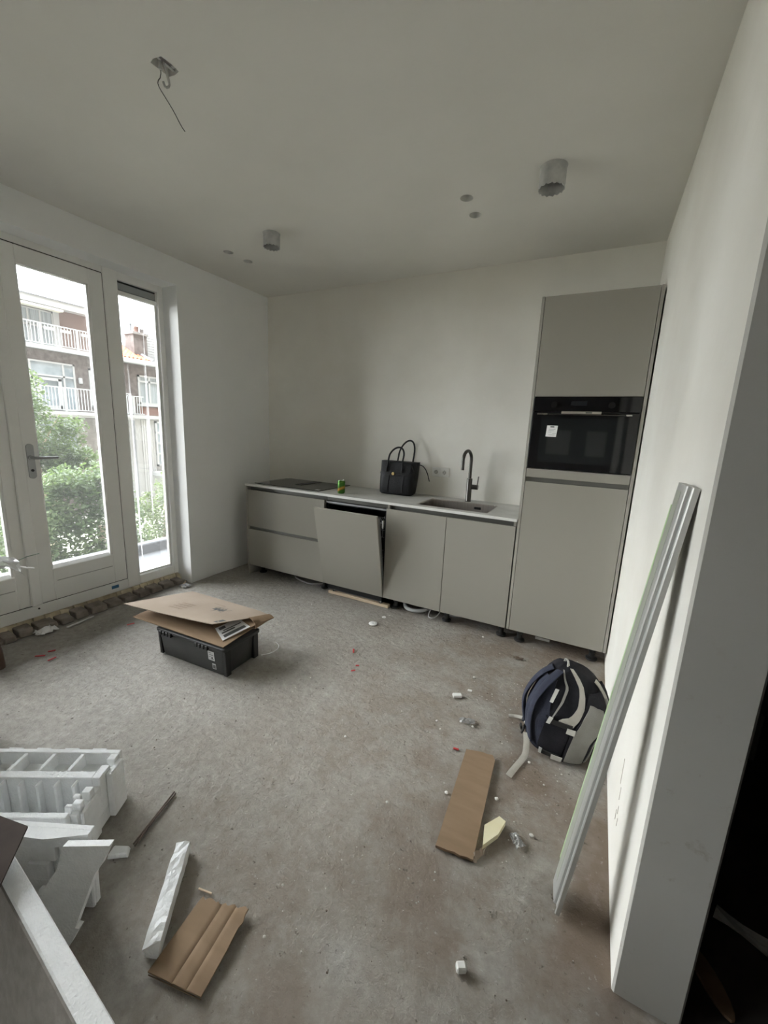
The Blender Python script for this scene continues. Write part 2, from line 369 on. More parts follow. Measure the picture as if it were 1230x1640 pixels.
def wall_end_mat():
    m = mat('shaded_marked_plaster', (.50, .495, .46), .9, c2=(.56, .555, .52), nscale=1.5, bump=.1, bscale=40, spec=.2)  # base greyed to hold the end face's shade, brown marks go over it
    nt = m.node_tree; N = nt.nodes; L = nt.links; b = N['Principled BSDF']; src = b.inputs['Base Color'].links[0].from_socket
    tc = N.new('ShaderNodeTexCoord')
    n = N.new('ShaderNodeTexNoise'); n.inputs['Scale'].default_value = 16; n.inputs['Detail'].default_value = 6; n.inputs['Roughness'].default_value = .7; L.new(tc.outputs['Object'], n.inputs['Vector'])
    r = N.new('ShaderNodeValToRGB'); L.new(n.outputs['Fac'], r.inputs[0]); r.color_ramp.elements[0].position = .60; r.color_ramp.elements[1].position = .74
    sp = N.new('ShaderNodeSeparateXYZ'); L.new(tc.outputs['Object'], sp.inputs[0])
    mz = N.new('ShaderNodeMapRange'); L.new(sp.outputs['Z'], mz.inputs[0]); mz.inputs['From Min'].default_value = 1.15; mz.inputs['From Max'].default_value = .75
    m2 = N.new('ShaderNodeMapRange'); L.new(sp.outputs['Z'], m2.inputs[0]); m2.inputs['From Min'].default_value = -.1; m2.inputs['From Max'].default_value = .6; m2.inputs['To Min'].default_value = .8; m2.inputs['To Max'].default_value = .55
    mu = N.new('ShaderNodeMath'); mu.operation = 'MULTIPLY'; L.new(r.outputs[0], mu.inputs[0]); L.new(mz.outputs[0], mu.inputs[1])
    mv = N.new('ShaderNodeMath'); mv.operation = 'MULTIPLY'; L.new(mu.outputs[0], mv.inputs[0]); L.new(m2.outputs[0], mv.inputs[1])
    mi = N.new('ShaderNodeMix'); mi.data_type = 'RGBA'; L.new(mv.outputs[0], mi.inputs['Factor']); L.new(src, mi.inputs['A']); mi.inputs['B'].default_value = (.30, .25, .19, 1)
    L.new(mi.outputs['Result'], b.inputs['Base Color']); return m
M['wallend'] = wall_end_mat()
wr = struct(b.build('wall_right', 'wall'))
wr.data.materials.append(M['wallend'])
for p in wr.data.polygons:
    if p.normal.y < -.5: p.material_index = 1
b = MB(); b.box(W, W+WT, YB, -3.3, -.02, H); b.box(W, W+WT, -3.3, YP, 2.3, H); struct(b.build('wall_partition', 'wall'))
struct(MB().box(-.3, 5.2, YB-.1, YB, -.05, H).build('wall_front', mat('darkened_plaster', (.16, .14, .12), .9, c2=(.22, .195, .17), nscale=3)))  # dark colour stands for the unlit room end mirrored in the oven
w4 = struct(thing('reflection_panels', 'x', 'x', (2.8, YB, 1.4)))       # unseen pale panels, added for the light patches mirrored in the oven glass
for k in ('label', 'category'): del w4[k]
for a, c in ((2.36, 2.74), (2.99, 3.29)): bx('pale_panel', 'frame', w4, a, c, YB+.002, YB+.03, 1.18, 1.60, bev=.004)
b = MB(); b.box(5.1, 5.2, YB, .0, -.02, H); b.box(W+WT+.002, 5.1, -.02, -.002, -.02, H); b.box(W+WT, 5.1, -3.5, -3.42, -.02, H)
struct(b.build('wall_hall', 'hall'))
struct(MB().box(W+WT+.004, 5.1, -3.42, -.02, -.001, .002).build('floor_hall', mat('shaded_hall_floor', (.035, .03, .026), .9, c2=(.055, .048, .042), nscale=6)))  # hall darkness painted into the floor colour

# scuffs and dents in the plaster of the right wall
b = MB()
for (y, z, l, w_) in [(-1.93, .28, .10, .004), (-1.96, .24, .05, .003), (-1.98, .20, .03, .005), (-2.0, .17, .03, .004), (-1.95, .15, .04, .003)]:
    b.box(W-.0012, W, y, y+w_, z, z+l)
struct(b.build('trim_3', mat('scuffed_plaster', (.42, .37, .31), .9)))

# ------------------------------------------------------------------ windows and doors in the left wall
fr = struct(thing('window_1', 'fixed narrow glazed light right of the doors', 'window', (XF, -1.25, .07)))
for k in ('label', 'category'): del fr[k]
y0, y1 = -1.045, -1.52
xo = XF-.07
bx('stile', 'frame', fr, xo, XF, -1.09, -1.045, .07, 2.553, bev=.004)
bx('stile', 'frame', fr, xo, XF+.012, -1.52, -1.415, .07, 2.553, bev=.005)
bx('head_rail', 'frame', fr, xo, XF-.002, -1.415, -1.09, 2.493, 2.553, bev=.003)
bx('bottom_rail', 'frame', fr, xo, XF-.002, -1.415, -1.09, .07, .147, bev=.003)
b = MB()
b.box(xo+.012, XF-.03, -1.413, -1.397, .149, 2.39); b.box(xo+.012, XF-.03, -1.106, -1.092, .149, 2.39); b.box(xo+.012, XF-.03, -1.397, -1.106, .149, .163)
b.build('glazing_bead', 'frame', fr)
bx('pane', 'glassd', fr, xo+.02, xo+.024, -1.40, -1.104, .16, 2.40)
v = bx('vent_grille', mat('vent_grey', (.30, .31, .31), .5), fr, XF-.05, XF-.022, -1.412, -1.092, 2.425, 2.478, bev=.003)
bx('vent_flap', 'frame', v, XF-.05, XF-.012, -1.412, -1.092, 2.392, 2.422, bev=.003)
bx('vent_slot', 'black', v, XF-.05, XF-.03, -1.41, -1.094, 2.480, 2.492)
for y in (-1.409, -1.095): bx('vent_cap', 'frame', v, XF-.05, XF-.014, y-.004, y+.004, 2.40, 2.482)

fr2 = struct(thing('window_2', 'x', 'x', (XF, -3.08, .07)))
for k in ('label', 'category'): del fr2[k]
bx('stile', 'frame', fr2, xo, XF, -3.265, -3.22, .07, 2.553); bx('stile', 'frame', fr2, xo, XF+.012, -2.895, -2.79, .07, 2.553)
bx('head_rail', 'frame', fr2, xo, XF-.002, -3.22, -2.895, 2.493, 2.553); bx('bottom_rail', 'frame', fr2, xo, XF-.002, -3.22, -2.895, .07, .147)
bx('pane', 'glass', fr2, xo+.02, xo+.024, -3.22, -2.895, .147, 2.493)
fr3 = struct(thing('added_window', 'x', 'x', (XF, -5.05, .10)))       # unseen window added behind the camera to let in more light
for k in ('label', 'category'): del fr3[k]
for y in (-5.40, -4.76): bx('stile', 'frame', fr3, xo, XF, y, y+.06, .10, 2.55)
for a, c in ((-5.34, -4.76),):
    bx('head_rail', 'frame', fr3, xo, XF-.002, a, c, 2.49, 2.55); bx('bottom_rail', 'frame', fr3, xo, XF-.002, a, c, .10, .18)
    bx('pane', 'glass', fr3, xo+.02, xo+.024, a, c, .18, 2.49)
t1 = struct(thing('trim_1', 'x', 'x', (XF, -2.15, .07)))
for k in ('label', 'category'): del t1[k]
bx('head_rail', 'frame', t1, xo, XF+.004, -2.79, -1.52, 2.503, 2.553, bev=.003)
bx('sill_rail', 'frame', t1, xo, XF+.012, -2.79, -1.52, .07, .152, bev=.004)
bx('tape_patch', 'blue', t1, XF+.012, XF+.015, -1.655, -1.60, .105, .130)

def door(name, ya, yb, ga, gb, handle):
    d = struct(thing(name, 'x', 'x', (XF, (ya+yb)/2, .156)))
    for k in ('label', 'category'): del d[k]
    z0, z1, gz0, gz1 = .157, 2.496, .388, 2.392
    x1 = XF+.010; x0 = XF-.055
    bx('stile', 'frame', d, x0, x1, ya, ga, z0, z1, bev=.004); bx('stile', 'frame', d, x0, x1, gb, yb, z0, z1, bev=.004)
    bx('top_rail', 'frame', d, x0, x1-.001, ga, gb, gz1, z1, bev=.003)
    bx('bottom_rail', 'frame', d, x0, x1-.001, ga, gb, z0, gz0, bev=.003)
    b = MB(); w_ = .016
    b.hexa([(x1-.004, ga, gz0), (x1-.004, gb, gz0), (x1-.04, gb-w_, gz0+w_), (x1-.04, ga+w_, gz0+w_), (x1-.0, ga, gz0+.002), (x1-.0, gb, gz0+.002), (x1-.035, gb-w_, gz0+w_+.004), (x1-.035, ga+w_, gz0+w_+.004)])
    b.box(x1-.04, x1-.008, gb-w_, gb, gz0, gz1); b.box(x1-.04, x1-.008, ga, ga+.006, gz0, gz1); b.box(x1-.04, x1-.008, ga, gb, gz1-.006, gz1)
    b.build('glazing_bead', 'frame', d)
    bx('pane', 'glass', d, x0+.018, x0+.022, ga, gb, gz0, gz1)
    bx('groove', mat('groove_grey', (.42, .42, .40), .6), d, x1-.002, x1+.0004, ga+.02, gb-.01, .293, .299)
    if handle:
        yc = -2.083
        p = MB().prism([(yc+.021*math.cos(a), (1.255 if math.sin(a) > 0 else 1.065)+.021*math.sin(a)) for a in np.linspace(0, 2*PI, 24, endpoint=False)], lambda u, v_, t: (t, u, v_), x1, x1+.008).build('handle_plate', 'hgrey', d, 40)
        MB().tube([(x1+.006, yc, 1.185), (x1+.04, yc, 1.185), (x1+.052, yc+.012, 1.185), (x1+.053, yc+.135, 1.183)], .0095, 10, smooth=1).build('lever', 'hgrey', p, True)
        MB().cyl((x1+.008, yc, 1.185), (x1+.018, yc, 1.185), .016).build('rose', 'hgrey', p, True)
        MB().cyl((x1+.007, yc, 1.10), (x1+.012, yc, 1.10), .009).build('key_cylinder', 'black', p, True)
    return d
d1 = door('door_1', -2.120, -1.524, -2.035, -1.620, True)
d2 = door('door_2', -2.786, -2.124, -2.69, -2.250, False)
bx('astragal', 'frame', d2, XF+.011, XF+.032, -2.186, -2.123, .159, 2.495, bev=.005)
bx('weather_strip', 'gap', t1, XF-.03, XF+.004, -2.79, -1.522, .152, .157); bx('weather_strip', 'gap', t1, XF-.03, XF+.002, -2.79, -1.522, 2.496, 2.503)
bx('weather_strip', 'gap', t1, XF-.03, XF+.006, -1.5235, -1.5205, .157, 2.496)
MB().cyl((XF+.012, -2.145, .128), (XF+.018, -2.145, .128), .006, n=10).build('screw_hole', 'gap', t1)

# bricks, mortar and foam under the frame
t2 = struct(thing('trim_2', 'x', 'x', (-.1, -2.1, 0)))
for k in ('label', 'category'): del t2[k]
b = MB(); n = 60
for i in range(n):
    ya = -3.25+i*2.2/n; r = random.random
    b.hexa([(-.24, ya, -.05), (-.045+.02*r(), ya, -.05), (-.045+.02*r(), ya+.04, -.05), (-.24, ya+.04, -.05),
            (-.24, ya, .012+.01*r()), (-.075+.02*r(), ya, .004+.008*r()), (-.075+.02*r(), ya+.04, .004+.008*r()), (-.24, ya+.04, .012+.01*r())])
b.build('mortar_bed', 'mortar', t2, kind='stuff')
b = MB()
for i in range(70):
    ya = -3.25+i*2.2/70; r = random.random; h = .072+.004*r(); d = -.150+.030*r()
    b.hexa([(-.23, ya, .0), (d, ya, .004), (d, ya+.034, .004), (-.23, ya+.034, .0), (-.23, ya, h), (d-.02-.02*r(), ya, h-.02*r()), (d-.02-.02*r(), ya+.034, h-.02*r()), (-.23, ya+.034, h)])
b.build('foam_seal', 'pu', t2, kind='stuff')
ys = [-2.60, -2.49, -2.40, -2.318, -2.215, -2.085, -1.985, -1.88, -1.75, -1.632, -1.512, -1.408, -1.29, -1.17, -1.075]
for i, (a, c) in enumerate(zip(ys[:-1], ys[1:])):
    r = lambda s: random.uniform(-s, s)
    z1 = .048+r(.008); xf = -.038+r(.012); g = .009
    p = [(-.150, a+g, .002), (xf, a+g+r(.004), .002), (xf+r(.006), c-g, .002), (-.150, c-g, .002),
         (-.150, a+g, z1), (xf-.012, a+g+.003, z1-.004+r(.003)), (xf-.014+r(.004), c-g-.003, z1-.004+r(.003)), (-.150, c-g, z1)]
    MB().hexa(p, bev=.005).build('brick', 'brick', t2)

# ================================================================== KITCHEN
X0 = .2415; YK = -.5826; YC = -.5926
ZD, ZB, ZC = .104, .8553, .912
xa, xb, xc, xd, xt = 1.1618, 1.7641, 2.2667, 2.7651, 2.7719
def cab_foot(parent, x, y, top):
    MB().lathe((x, y, 0), [(.012, .001), (.036, .001), (.038, .006), (.036, .012), (.026, .016), (.019, .022), (.018, .05), (.022, .055), (.022, top)], 20).build('foot', 'foot', parent, True)

c1 = thing('drawer_cabinet', 'grey handleless base cabinet with two wide drawers under the hob', 'cabinet', (.70, -.3, 0))
bx('side_panel', 'kitm', c1, X0, X0+.018, YK, -.02, .001, ZC-.021, bev=.001)
b = MB(); b.box(X0+.0195, xa-.003, YK+.04, -.03, ZD+.002, ZB-.03); b.box(X0+.0195, xa-.003, YK+.08, -.03, ZB-.03, .890); b.build('carcass', 'kitm', c1)
for z0, z1 in ((ZD, .4685), (.497, ZB)):
    bx('drawer_front', 'kit', c1, X0+.020, xa-.0015, YK, YK+.019, z0, z1, bev=.0012)
bx('grip_channel', 'chan', c1, X0+.0195, xa-.002, YK+.022, YK+.04, .455, .510)
bx('grip_channel', 'chan', c1, X0+.0195, xa-.002, YK+.045, YK+.08, ZB-.03, .890)
for x in (.33, 1.095): cab_foot(c1, x, -.46, ZD)
for x in (.33, 1.095): cab_foot(c1, x, -.10, ZD)
MB().tube([(.60, -.28, .03), (.70, -.42, .012), (.80, -.46, .009), (.95, -.49, .009), (1.05, -.40, .012), (1.06, -.28, .04)], .007, 8, smooth=2).build('power_cable', 'hose', c1, True)

dw = thing('dishwasher', 'built-in dishwasher with grey front panel tilted half open', 'dishwasher', (1.463, -.3, 0))
xl, xr = xa+.004, xb-.004
b = MB(); b.box(xl, xl+.022, YK+.035, -.03, .05, .845); b.box(xr-.022, xr, YK+.035, -.03, .05, .845); b.box(xl, xr, YK+.035, -.03, .822, .845)
b.box(xl, xr, -.05, -.03, .05, .845); b.box(xl, xr, YK+.035, -.03, .05, .13); b.build('tub', mat('dark_tub', (.022, .023, .025), .35, metal=.3), dw)
b = MB(); b.box(xl, xr, YK+.02, YK+.04, .833, .846); b.build('top_trim', mat('trim_steel', (.36, .37, .37), .4, metal=.6), dw)
bx('grip_channel', 'chan', dw, xa+.001, xb-.001, YK+.045, YK+.08, .850, .890)
# tilted door: hinge line at the bottom
hz, hy = .104, YK; ang = math.radians(12.3)
def tl(x, d, h): return (x, hy-h*math.sin(ang)+d*math.cos(ang), hz+h*math.cos(ang)+d*math.sin(ang))
def tbox(x0, x1, d0, d1, h0, h1, bev=0.):
    return MB().hexa([tl(x, d, h) for h in (h0, h1) for x, d in ((x0, d0), (x1, d0), (x1, d1), (x0, d1))], bev)
tbox(xa+.0015, xb-.0015, 0, .019, 0, .726, .0012).build('door_panel', 'kit', dw)
dr = tbox(xa+.008, xb-.008, .020, .065, .03, .70, .003).build('inner_door', mat('door_steel', (.16, .165, .165), .4, metal=.5), dw)
tbox(xa+.03, xb-.03, .022, .060, .7005, .7035).build('control_strip', 'black', dr)
tbox(xa+.23, xa+.33, .0655, .075, .40, .50, .004).build('detergent_cup', 'black', dr)
rk = MB()
for z in (.60, .66, .72): rk.tube([(xl+.04, YK+.06, z), (xr-.03, YK+.06, z), (xr-.03, -.08, z), (xl+.04, -.08, z), (xl+.04, YK+.06, z)], .0025, 6)
for i in range(22): rk.tube([(xl+.05+i*.0235, YK+.06, .60), (xl+.05+i*.0235, YK+.06, .72)], .0018, 5)
for i in range(14): rk.tube([(xr-.03, YK+.06+i*.033, .60), (xr-.03, YK+.06+i*.033, .72)], .0018, 5)
for i in range(14): rk.tube([(xr-.06, YK+.06+i*.033, .72), (xr-.075, YK+.06+i*.033, .76)], .0022, 5)
rk = rk.build('upper_rack', mat('rack_grey', (.30, .31, .32), .4, metal=.4), dw)
MB().box(xr-.05, xr-.034, YK+.035, YK+.058, .675, .745, bev=.005).build('rack_clip', 'white', rk)
b = MB()
for z in (.2, .27, .34): b.tube([(xl+.04, YK+.08, z), (xr-.03, YK+.08, z), (xr-.03, -.08, z), (xl+.04, -.08, z), (xl+.04, YK+.08, z)], .0025, 6)
for i in range(14): b.tube([(xr-.03, YK+.08+i*.033, .2), (xr-.03, YK+.08+i*.033, .36)], .002, 5)
b.build('lower_rack', mat('rack_grey_low', (.30, .31, .32), .4, metal=.4), dw)
b = MB(); b.box(xl+.02, xr-.02, YK+.05, YK+.07, .035, .10); b.build('base_plate', mat('base_grey', (.12, .125, .13), .5, metal=.3), dw)
for x in (xl+.085, xr-.035): MB().lathe((x, YK+.05, 0), [(.016, .0285), (.017, .034), (.006, .038), (.006, .06), (.012, .062), (.012, .075)], 14).build('levelling_foot', 'chrome', dw, True)

c2 = thing('sink_cabinet', 'grey two-door base cabinet under the sink', 'cabinet', (2.265, -.3, 0))
b = MB(); b.box(xb+.002, xb+.02, YK+.021, -.03, ZD, .890); b.box(xd-.020, xd-.002, YK+.021, -.03, ZD, .890); b.box(xb+.02, xd-.02, YK+.021, -.03, ZD, ZD+.018)
b.box(xb+.02, xd-.02, -.05, -.03, ZD, .890); b.build('carcass', 'kitm', c2)
bx('door', 'kit', c2, xb+.0015, xc-.0018, YK, YK+.019, ZD, ZB, bev=.0012)
bx('door', 'kit', c2, xc+.0018, xd-.0015, YK, YK+.019, ZD, ZB, bev=.0012)
bx('grip_channel', 'chan', c2, xb+.021, xd-.021, YK+.045, YK+.08, ZB-.02, .890)
for x in (1.845, 2.296, 2.725): cab_foot(c2, x, -.485, ZD)
for x in (1.845, 2.725): cab_foot(c2, x, -.10, ZD)

wt = thing('worktop', 'long light stone worktop over the base cabinets', 'worktop', (1.5, -.3, .892))
hx0, hx1, hy0, hy1 = 1.988, 2.548, -.525, -.163
b = MB(); z0, z1 = .8915, ZC
for (a, c, d, e) in ((X0-.001, hx0, YC, -.001), (hx1, xt-.0015, YC, -.001), (hx0, hx1, YC, hy0), (hx0, hx1, hy1, -.001)): b.box(a, c, d, e, z0, z1)
b.build('slab', 'top', wt)
bx('front_edge', mat('lit_edge_tone', (.66, .66, .63), .4), wt, X0-.001, xt-.0015, YC-.0012, YC, z0, z1)  # edge painted paler than the slab, as where light catches it

sk = thing('sink', 'rectangular steel sink bowl let into the worktop', 'sink', (2.268, -.344, .73))
b = MB(); e = .0015; x0, x1, y0, y1 = hx0+e, hx1-e, hy0+e, hy1-e
def rr(x0, x1, y0, y1, z, r, n=5):
    o = []
    for cx, cy, a0 in ((x1-r, y1-r, 0), (x0+r, y1-r, PI/2), (x0+r, y0+r, PI), (x1-r, y0+r, 1.5*PI)):
        for k in range(n+1):
            a = a0+k*PI/2/n; o.append((cx+r*math.cos(a), cy+r*math.sin(a), z))
    return o
b.loft([rr(x0, x1, y0, y1, ZC+.0006, .012), rr(x0+.004, x1-.004, y0+.004, y1-.004, ZC+.001, .012), rr(x0+.010, x1-.010, y0+.010, y1-.010, ZC-.006, .012), rr(x0+.012, x1-.012, y0+.012, y1-.012, .742, .012), rr(x0+.05, x1-.05, y0+.05, y1-.05, .735, .02)], cap=False)
b.add(rr(x0+.05, x1-.05, y0+.05, y1-.05, .735, .02), [tuple(range(24))]); b.build('bowl', 'steel', sk, 30)
bx('overflow', 'black', sk, 2.36, 2.415, y1-.0135, y1-.011, .866, .886, bev=.002)
MB().cyl((2.27, -.34, .7355), (2.27, -.34, .739), .045).build('drain', 'gun', sk, True)
MB().cyl((2.525, -.185, ZC+.0012), (2.525, -.185, ZC+.004), .006).build('plug_knob', 'white', sk, True)

hb = thing('hob', 'black glass induction hob with central extractor slot on the worktop', 'hob', (.68, -.26, ZC))
bx('glass_top', 'hob', hb, .305, 1.065, -.535, -.015, ZC+.0005, ZC+.0065, bev=.002)
bx('extractor_slot', 'black', hb, .655, .735, -.36, -.03, ZC+.0066, ZC+.008)
bx('extractor_lid', mat('slot_grey', (.07, .07, .072), .35), hb, .68, .73, -.355, -.036, ZC+.0081, ZC+.010, bev=.001)
bx('touch_sticker', 'paper', hb, 1.0, 1.045, -.51, -.475, ZC+.0066, ZC+.007)

tp = thing('kitchen_tap', 'gunmetal swan-neck kitchen tap behind the sink', 'tap', (2.284, -.105, ZC))
MB().lathe((2.284, -.105, ZC), [(.024, .0005), (.025, .004), (.0225, .008), (.0225, .190), (.021, .194), (.014, .195)], 24).build('body', 'gun', tp, True)
a = [(2.284+.015, -.105, ZC+.19), (2.299, -.105, ZC+.33)]
for k in range(0, 13): an = k*PI/12; a.append((2.284+.012+(-.018)*(1-math.cos(an)), -.105-.085*(1-math.cos(an)), ZC+.355+.085*math.sin(an)))
a.append((2.263, -.277, ZC+.275))
a = [(2.284, -.105, ZC+.185), (2.284, -.105, ZC+.32)]
for k in range(0, 13):
    an = k*PI/12; q = 1-math.cos(an); a.append((2.284-.012*q, -.105-.075*q, ZC+.345+.075*math.sin(an)))
a.append((2.26, -.255, ZC+.27))
MB().tube(a, .0135, 14).build('spout', 'gun', tp, True)
MB().tube([(2.306, -.105, ZC+.125), (2.357, -.105, ZC+.125)], .020, 16).build('lever_hub', 'gun', tp, True)
MB().tube([(2.350, -.105, ZC+.135), (2.356, -.105, ZC+.215)], .0048, 10).build('lever', 'gun', tp, True)

tc = thing('tall_cabinet', 'tall grey cabinet holding the oven at the right end', 'cabinet', (3.09, -.3, 0))
xp0, xp1 = xt+.018, xt+.618; ZT = 2.310; zu = 1.719
for x in (xt, xp1+.001): bx('side_panel', 'kitm', tc, x+.0005, x+.0175, YK, -.01, ZD, ZT, bev=.001)
b = MB(); b.box(xp0+.001, xp1-.001, YK+.021, -.02, ZD, 1.16); b.box(xp0+.001, xp1-.001, YK+.03, -.02, 1.16, 1.205); b.box(xp0+.001, xp1-.001, YK+.021, -.02, zu+.002, ZT-.001); b.box(xp0+.001, xp1-.001, -.04, -.02, 1.205, zu)
b.box(xp0+.001, xp1-.001, YK+.021, -.02, 1.205, 1.262); b.build('carcass', 'kitm', tc)
bx('upper_door', 'kit', tc, xp0+.0025, xp1-.0015, YK, YK+.019, zu, ZT-.002, bev=.0012)
bx('lower_door', 'kit', tc, xp0+.0025, xp1-.0015, YK, YK+.019, ZD, 1.175, bev=.0012)
bx('filler_strip', 'kit', tc, xp0+.0025, xp1-.0015, YK, YK+.019, 1.204, 1.261, bev=.0012)
bx('grip_channel', 'chan', tc, xp0+.0015, xp1-.001, YK+.022, YK+.03, 1.165, 1.215)
for x, y in ((2.86, -.50), (3.335, -.50), (2.86, -.12), (3.335, -.12)): cab_foot(tc, x, y, ZD)

ov = thing('oven', 'black built-in compact oven with silver badge in the tall cabinet', 'oven', (3.09, -.3, 1.263))
yo = YK-.001
bx('housing', 'black', ov, xp0+.006, xp1-.006, yo+.024, -.05, 1.266, 1.716)
bx('control_panel', 'oven', ov, xp0+.0035, xp1-.0025, yo-.002, yo+.022, 1.628, 1.7165, bev=.002)
dv = bx('door', 'oven', ov, xp0+.0035, xp1-.0025, yo-.002, yo+.022, 1.268, 1.620, bev=.002)
bx('window_pane', 'ovenin', dv, xp0+.06, xp1-.06, yo-.0024, yo-.0019, 1.31, 1.585)
hd = bx('handle_bar', 'gun', dv, xp0+.04, xp1-.04, yo-.038, yo-.026, 1.606, 1.612, bev=.002)
bx('end_cap', 'chrome', hd, xp0+.035, xp0+.095, yo-.039, yo-.025, 1.605, 1.613, bev=.001); bx('end_cap', 'chrome', hd, xp1-.075, xp1-.045, yo-.039, yo-.025, 1.605, 1.613, bev=.001)
for x in (xp0+.07, xp1-.07): bx('bracket', 'gun', hd, x, x+.012, yo-.028, yo-.001, 1.605, 1.613)
bg = bx('badge', mat('badge_silver', (.60, .57, .52), .3, metal=.8), dv, xp0+.175, xp0+.395, yo-.041, yo-.027, 1.613, 1.627, bev=.001)
bx('badge_print', 'ink', bg, xp0+.31, xp0+.345, yo-.0414, yo-.041, 1.616, 1.624)
bx('display', mat('display_glass', (.02, .022, .024), .1), ov, xp0+.22, xp0+.31, yo-.0024, yo-.0018, 1.665, 1.69)
for x in (xp0+.125, xp0+.445): MB().cyl((x, yo-.002, 1.668), (x, yo-.016, 1.668), .019, .018).build('dial', mat('dial_black', (.02, .02, .02), .25, metal=.5), ov, True)
sp = MB().hexa([(xp0+.100+a, yo-.0030, 1.475+b_) for a, b_ in ()] or [tuple(p) for p in (
    (xp0+.095, yo-.0034, 1.470), (xp0+.158, yo-.0034, 1.470), (xp0+.158, yo-.0026, 1.470), (xp0+.095, yo-.0026, 1.470),
    (xp0+.098, yo-.0034, 1.540), (xp0+.162, yo-.0034, 1.540), (xp0+.162, yo-.0026, 1.540), (xp0+.098, yo-.0026, 1.540))]).build('energy_sticker', 'paper', dv)
bx('sticker_heading', 'ink', sp, xp0+.118, xp0+.142, yo-.0038, yo-.0034, 1.528, 1.536)
b = MB()
for k, (a, c) in enumerate(((.112, .150), (.108, .140), (.106, .128), (.133, .156), (.112, .150))): b.box(xp0+a, xp0+c, yo-.0037, yo-.0034, 1.516-k*.009, 1.5185-k*.009)
b.build('sticker_print', 'ink2', sp)

ss = thing('wall_socket', 'double white wall socket beside the handbag', 'socket', (1.99, 0, 1.125))
bx('frame', 'white', ss, 1.913, 2.068, -.010, -.0005, 1.085, 1.165, bev=.003)
for x in (1.952, 2.028):
    i_ = MB().box(x-.031, x+.031, -.0125, -.0095, 1.094, 1.156, bev=.001).build('insert', 'white', ss)
    MB().lathe((0, 0, 0), [(.021, .0), (.0205, .004), (.018, .004), (.018, .001), (.0, .001)], 22)
    b = MB(); b.loft([[(x+r*math.cos(k*PI/11), yy, 1.125+r*math.sin(k*PI/11)) for k in range(22)] for r, yy in ((.0225, -.0125), (.0215, -.0145), (.0195, -.0145), (.0185, -.0128))], cap=False)
    b.build('rim', 'white', i_, True)
    MB().cyl((x, -.0124, 1.125), (x, -.0130, 1.125), .0185, n=22).build('well', mat('socket_shade', (.50, .50, .48), .5), i_)
    b = MB(); [b.cyl((x+q, -.0131, 1.125), (x+q, -.0136, 1.125), .003, n=10) for q in (-.009, .009)]; b.box(x-.002, x+.002, -.0142, -.0131, 1.138, 1.1425); b.box(x-.002, x+.002, -.0142, -.0131, 1.1075, 1.112)
    b.build('contact', 'gap', i_)

# ------------------------------------------------------------------ things on the worktop
cn = thing('drink_can', 'green drink can standing beside the hob', 'can', (1.262, -.475, ZC))
def can_mat():
    m = mat('green_can_print', (.05, .16, .02), .3, metal=.5); nt = m.node_tree; N = nt.nodes; L = nt.links; b = N['Principled BSDF']
    tcn = N.new('ShaderNodeTexCoord'); s_ = N.new('ShaderNodeSeparateXYZ'); L.new(tcn.outputs['Object'], s_.inputs[0])
    a = N.new('ShaderNodeMath'); a.operation = 'MULTIPLY_ADD'; L.new(s_.outputs['X'], a.inputs[0]); a.inputs[1].default_value = -.5; L.new(s_.outputs['Z'], a.inputs[2])
    r = N.new('ShaderNodeValToRGB'); r.color_ramp.interpolation = 'CONSTANT'; mr = N.new('ShaderNodeMapRange'); L.new(a.outputs[0], mr.inputs[0]); mr.inputs['From Max'].default_value = .12
    L.new(mr.outputs[0], r.inputs[0]); e = r.color_ramp.elements; e[0].color = (.05, .17, .02, 1); e[0].position = 0
    e[1].position = .22; e[1].color = (.42, .20, .03, 1)
    for p, c in ((.30, (.50, .33, .06)), (.38, (.30, .18, .03)), (.44, (.05, .17, .02)), (.72, (.12, .27, .04)), (.78, (.05, .16, .02))):
        q = e.new(p); q.color = (*c, 1)
    L.new(r.outputs[0], b.inputs['Base Color']); return m
MB().lathe((1.262, -.475, ZC), [(.020, .001), (.026, .001), (.033, .010), (.033, .103), (.0275, .114)], 28).build('body', can_mat(), cn, True)
b = MB().lathe((1.262, -.475, ZC), [(.0275, .114), (.0275, .1165), (.0255, .1165), (.0245, .113), (.001, .113)], 28).build('rim', 'chrome', cn, True)
MB().box(1.255, 1.269, -.487, -.470, ZC+.1135, ZC+.1155, bev=.0008).build('pull_tab', 'chrome', b)

hbag = thing('handbag', 'black leather handbag with gold lock and tall handles on the worktop', 'bag', (1.645, -.16, ZC))
def bag_ring(z):
    t = z/.285
    w0 = .155+.022*t; dd = .078-.03*t+.012*math.sin(PI*min(1, t*1.2)); cx = 1.648+.010*t; cy = -.150+.02*t; rot = math.radians(2)
    if z < .015: w0 -= .012; dd -= .010
    o = []
    for k in range(40):
        a = 2*PI*k/40; c, s_ = math.cos(a), math.sin(a); ex = .38
        x = w0*math.copysign(abs(c)**ex, c); y = dd*math.copysign(abs(s_)**ex, s_)
        y += -.010*math.sin(PI*t)*(1-(x/w0)**2)*(1 if s_ < 0 else -.3)
        y *= 1-.12*t*abs(math.cos(x*12))
        o.append((cx+x*math.cos(rot)-y*math.sin(rot), cy+x*math.sin(rot)+y*math.cos(rot), ZC+z+(.010*math.cos(x/w0*PI) if t > .9 else 0)*-.6+.002*math.sin(x*40)*t))
    return o
MB().loft([bag_ring(z) for z in (.001, .004, .015, .04, .08, .12, .16, .20, .235, .262, .275, .285)]).build('body', 'leather', hbag, True)
def bagpt(x, z, d=0):      # a point on the front face
    r = bag_ring(z); best = min((p for p in r if p[1] < -.15+.02*z/.285), key=lambda p: abs(p[0]-x)); return Vector((x, best[1]-d, ZC+z))
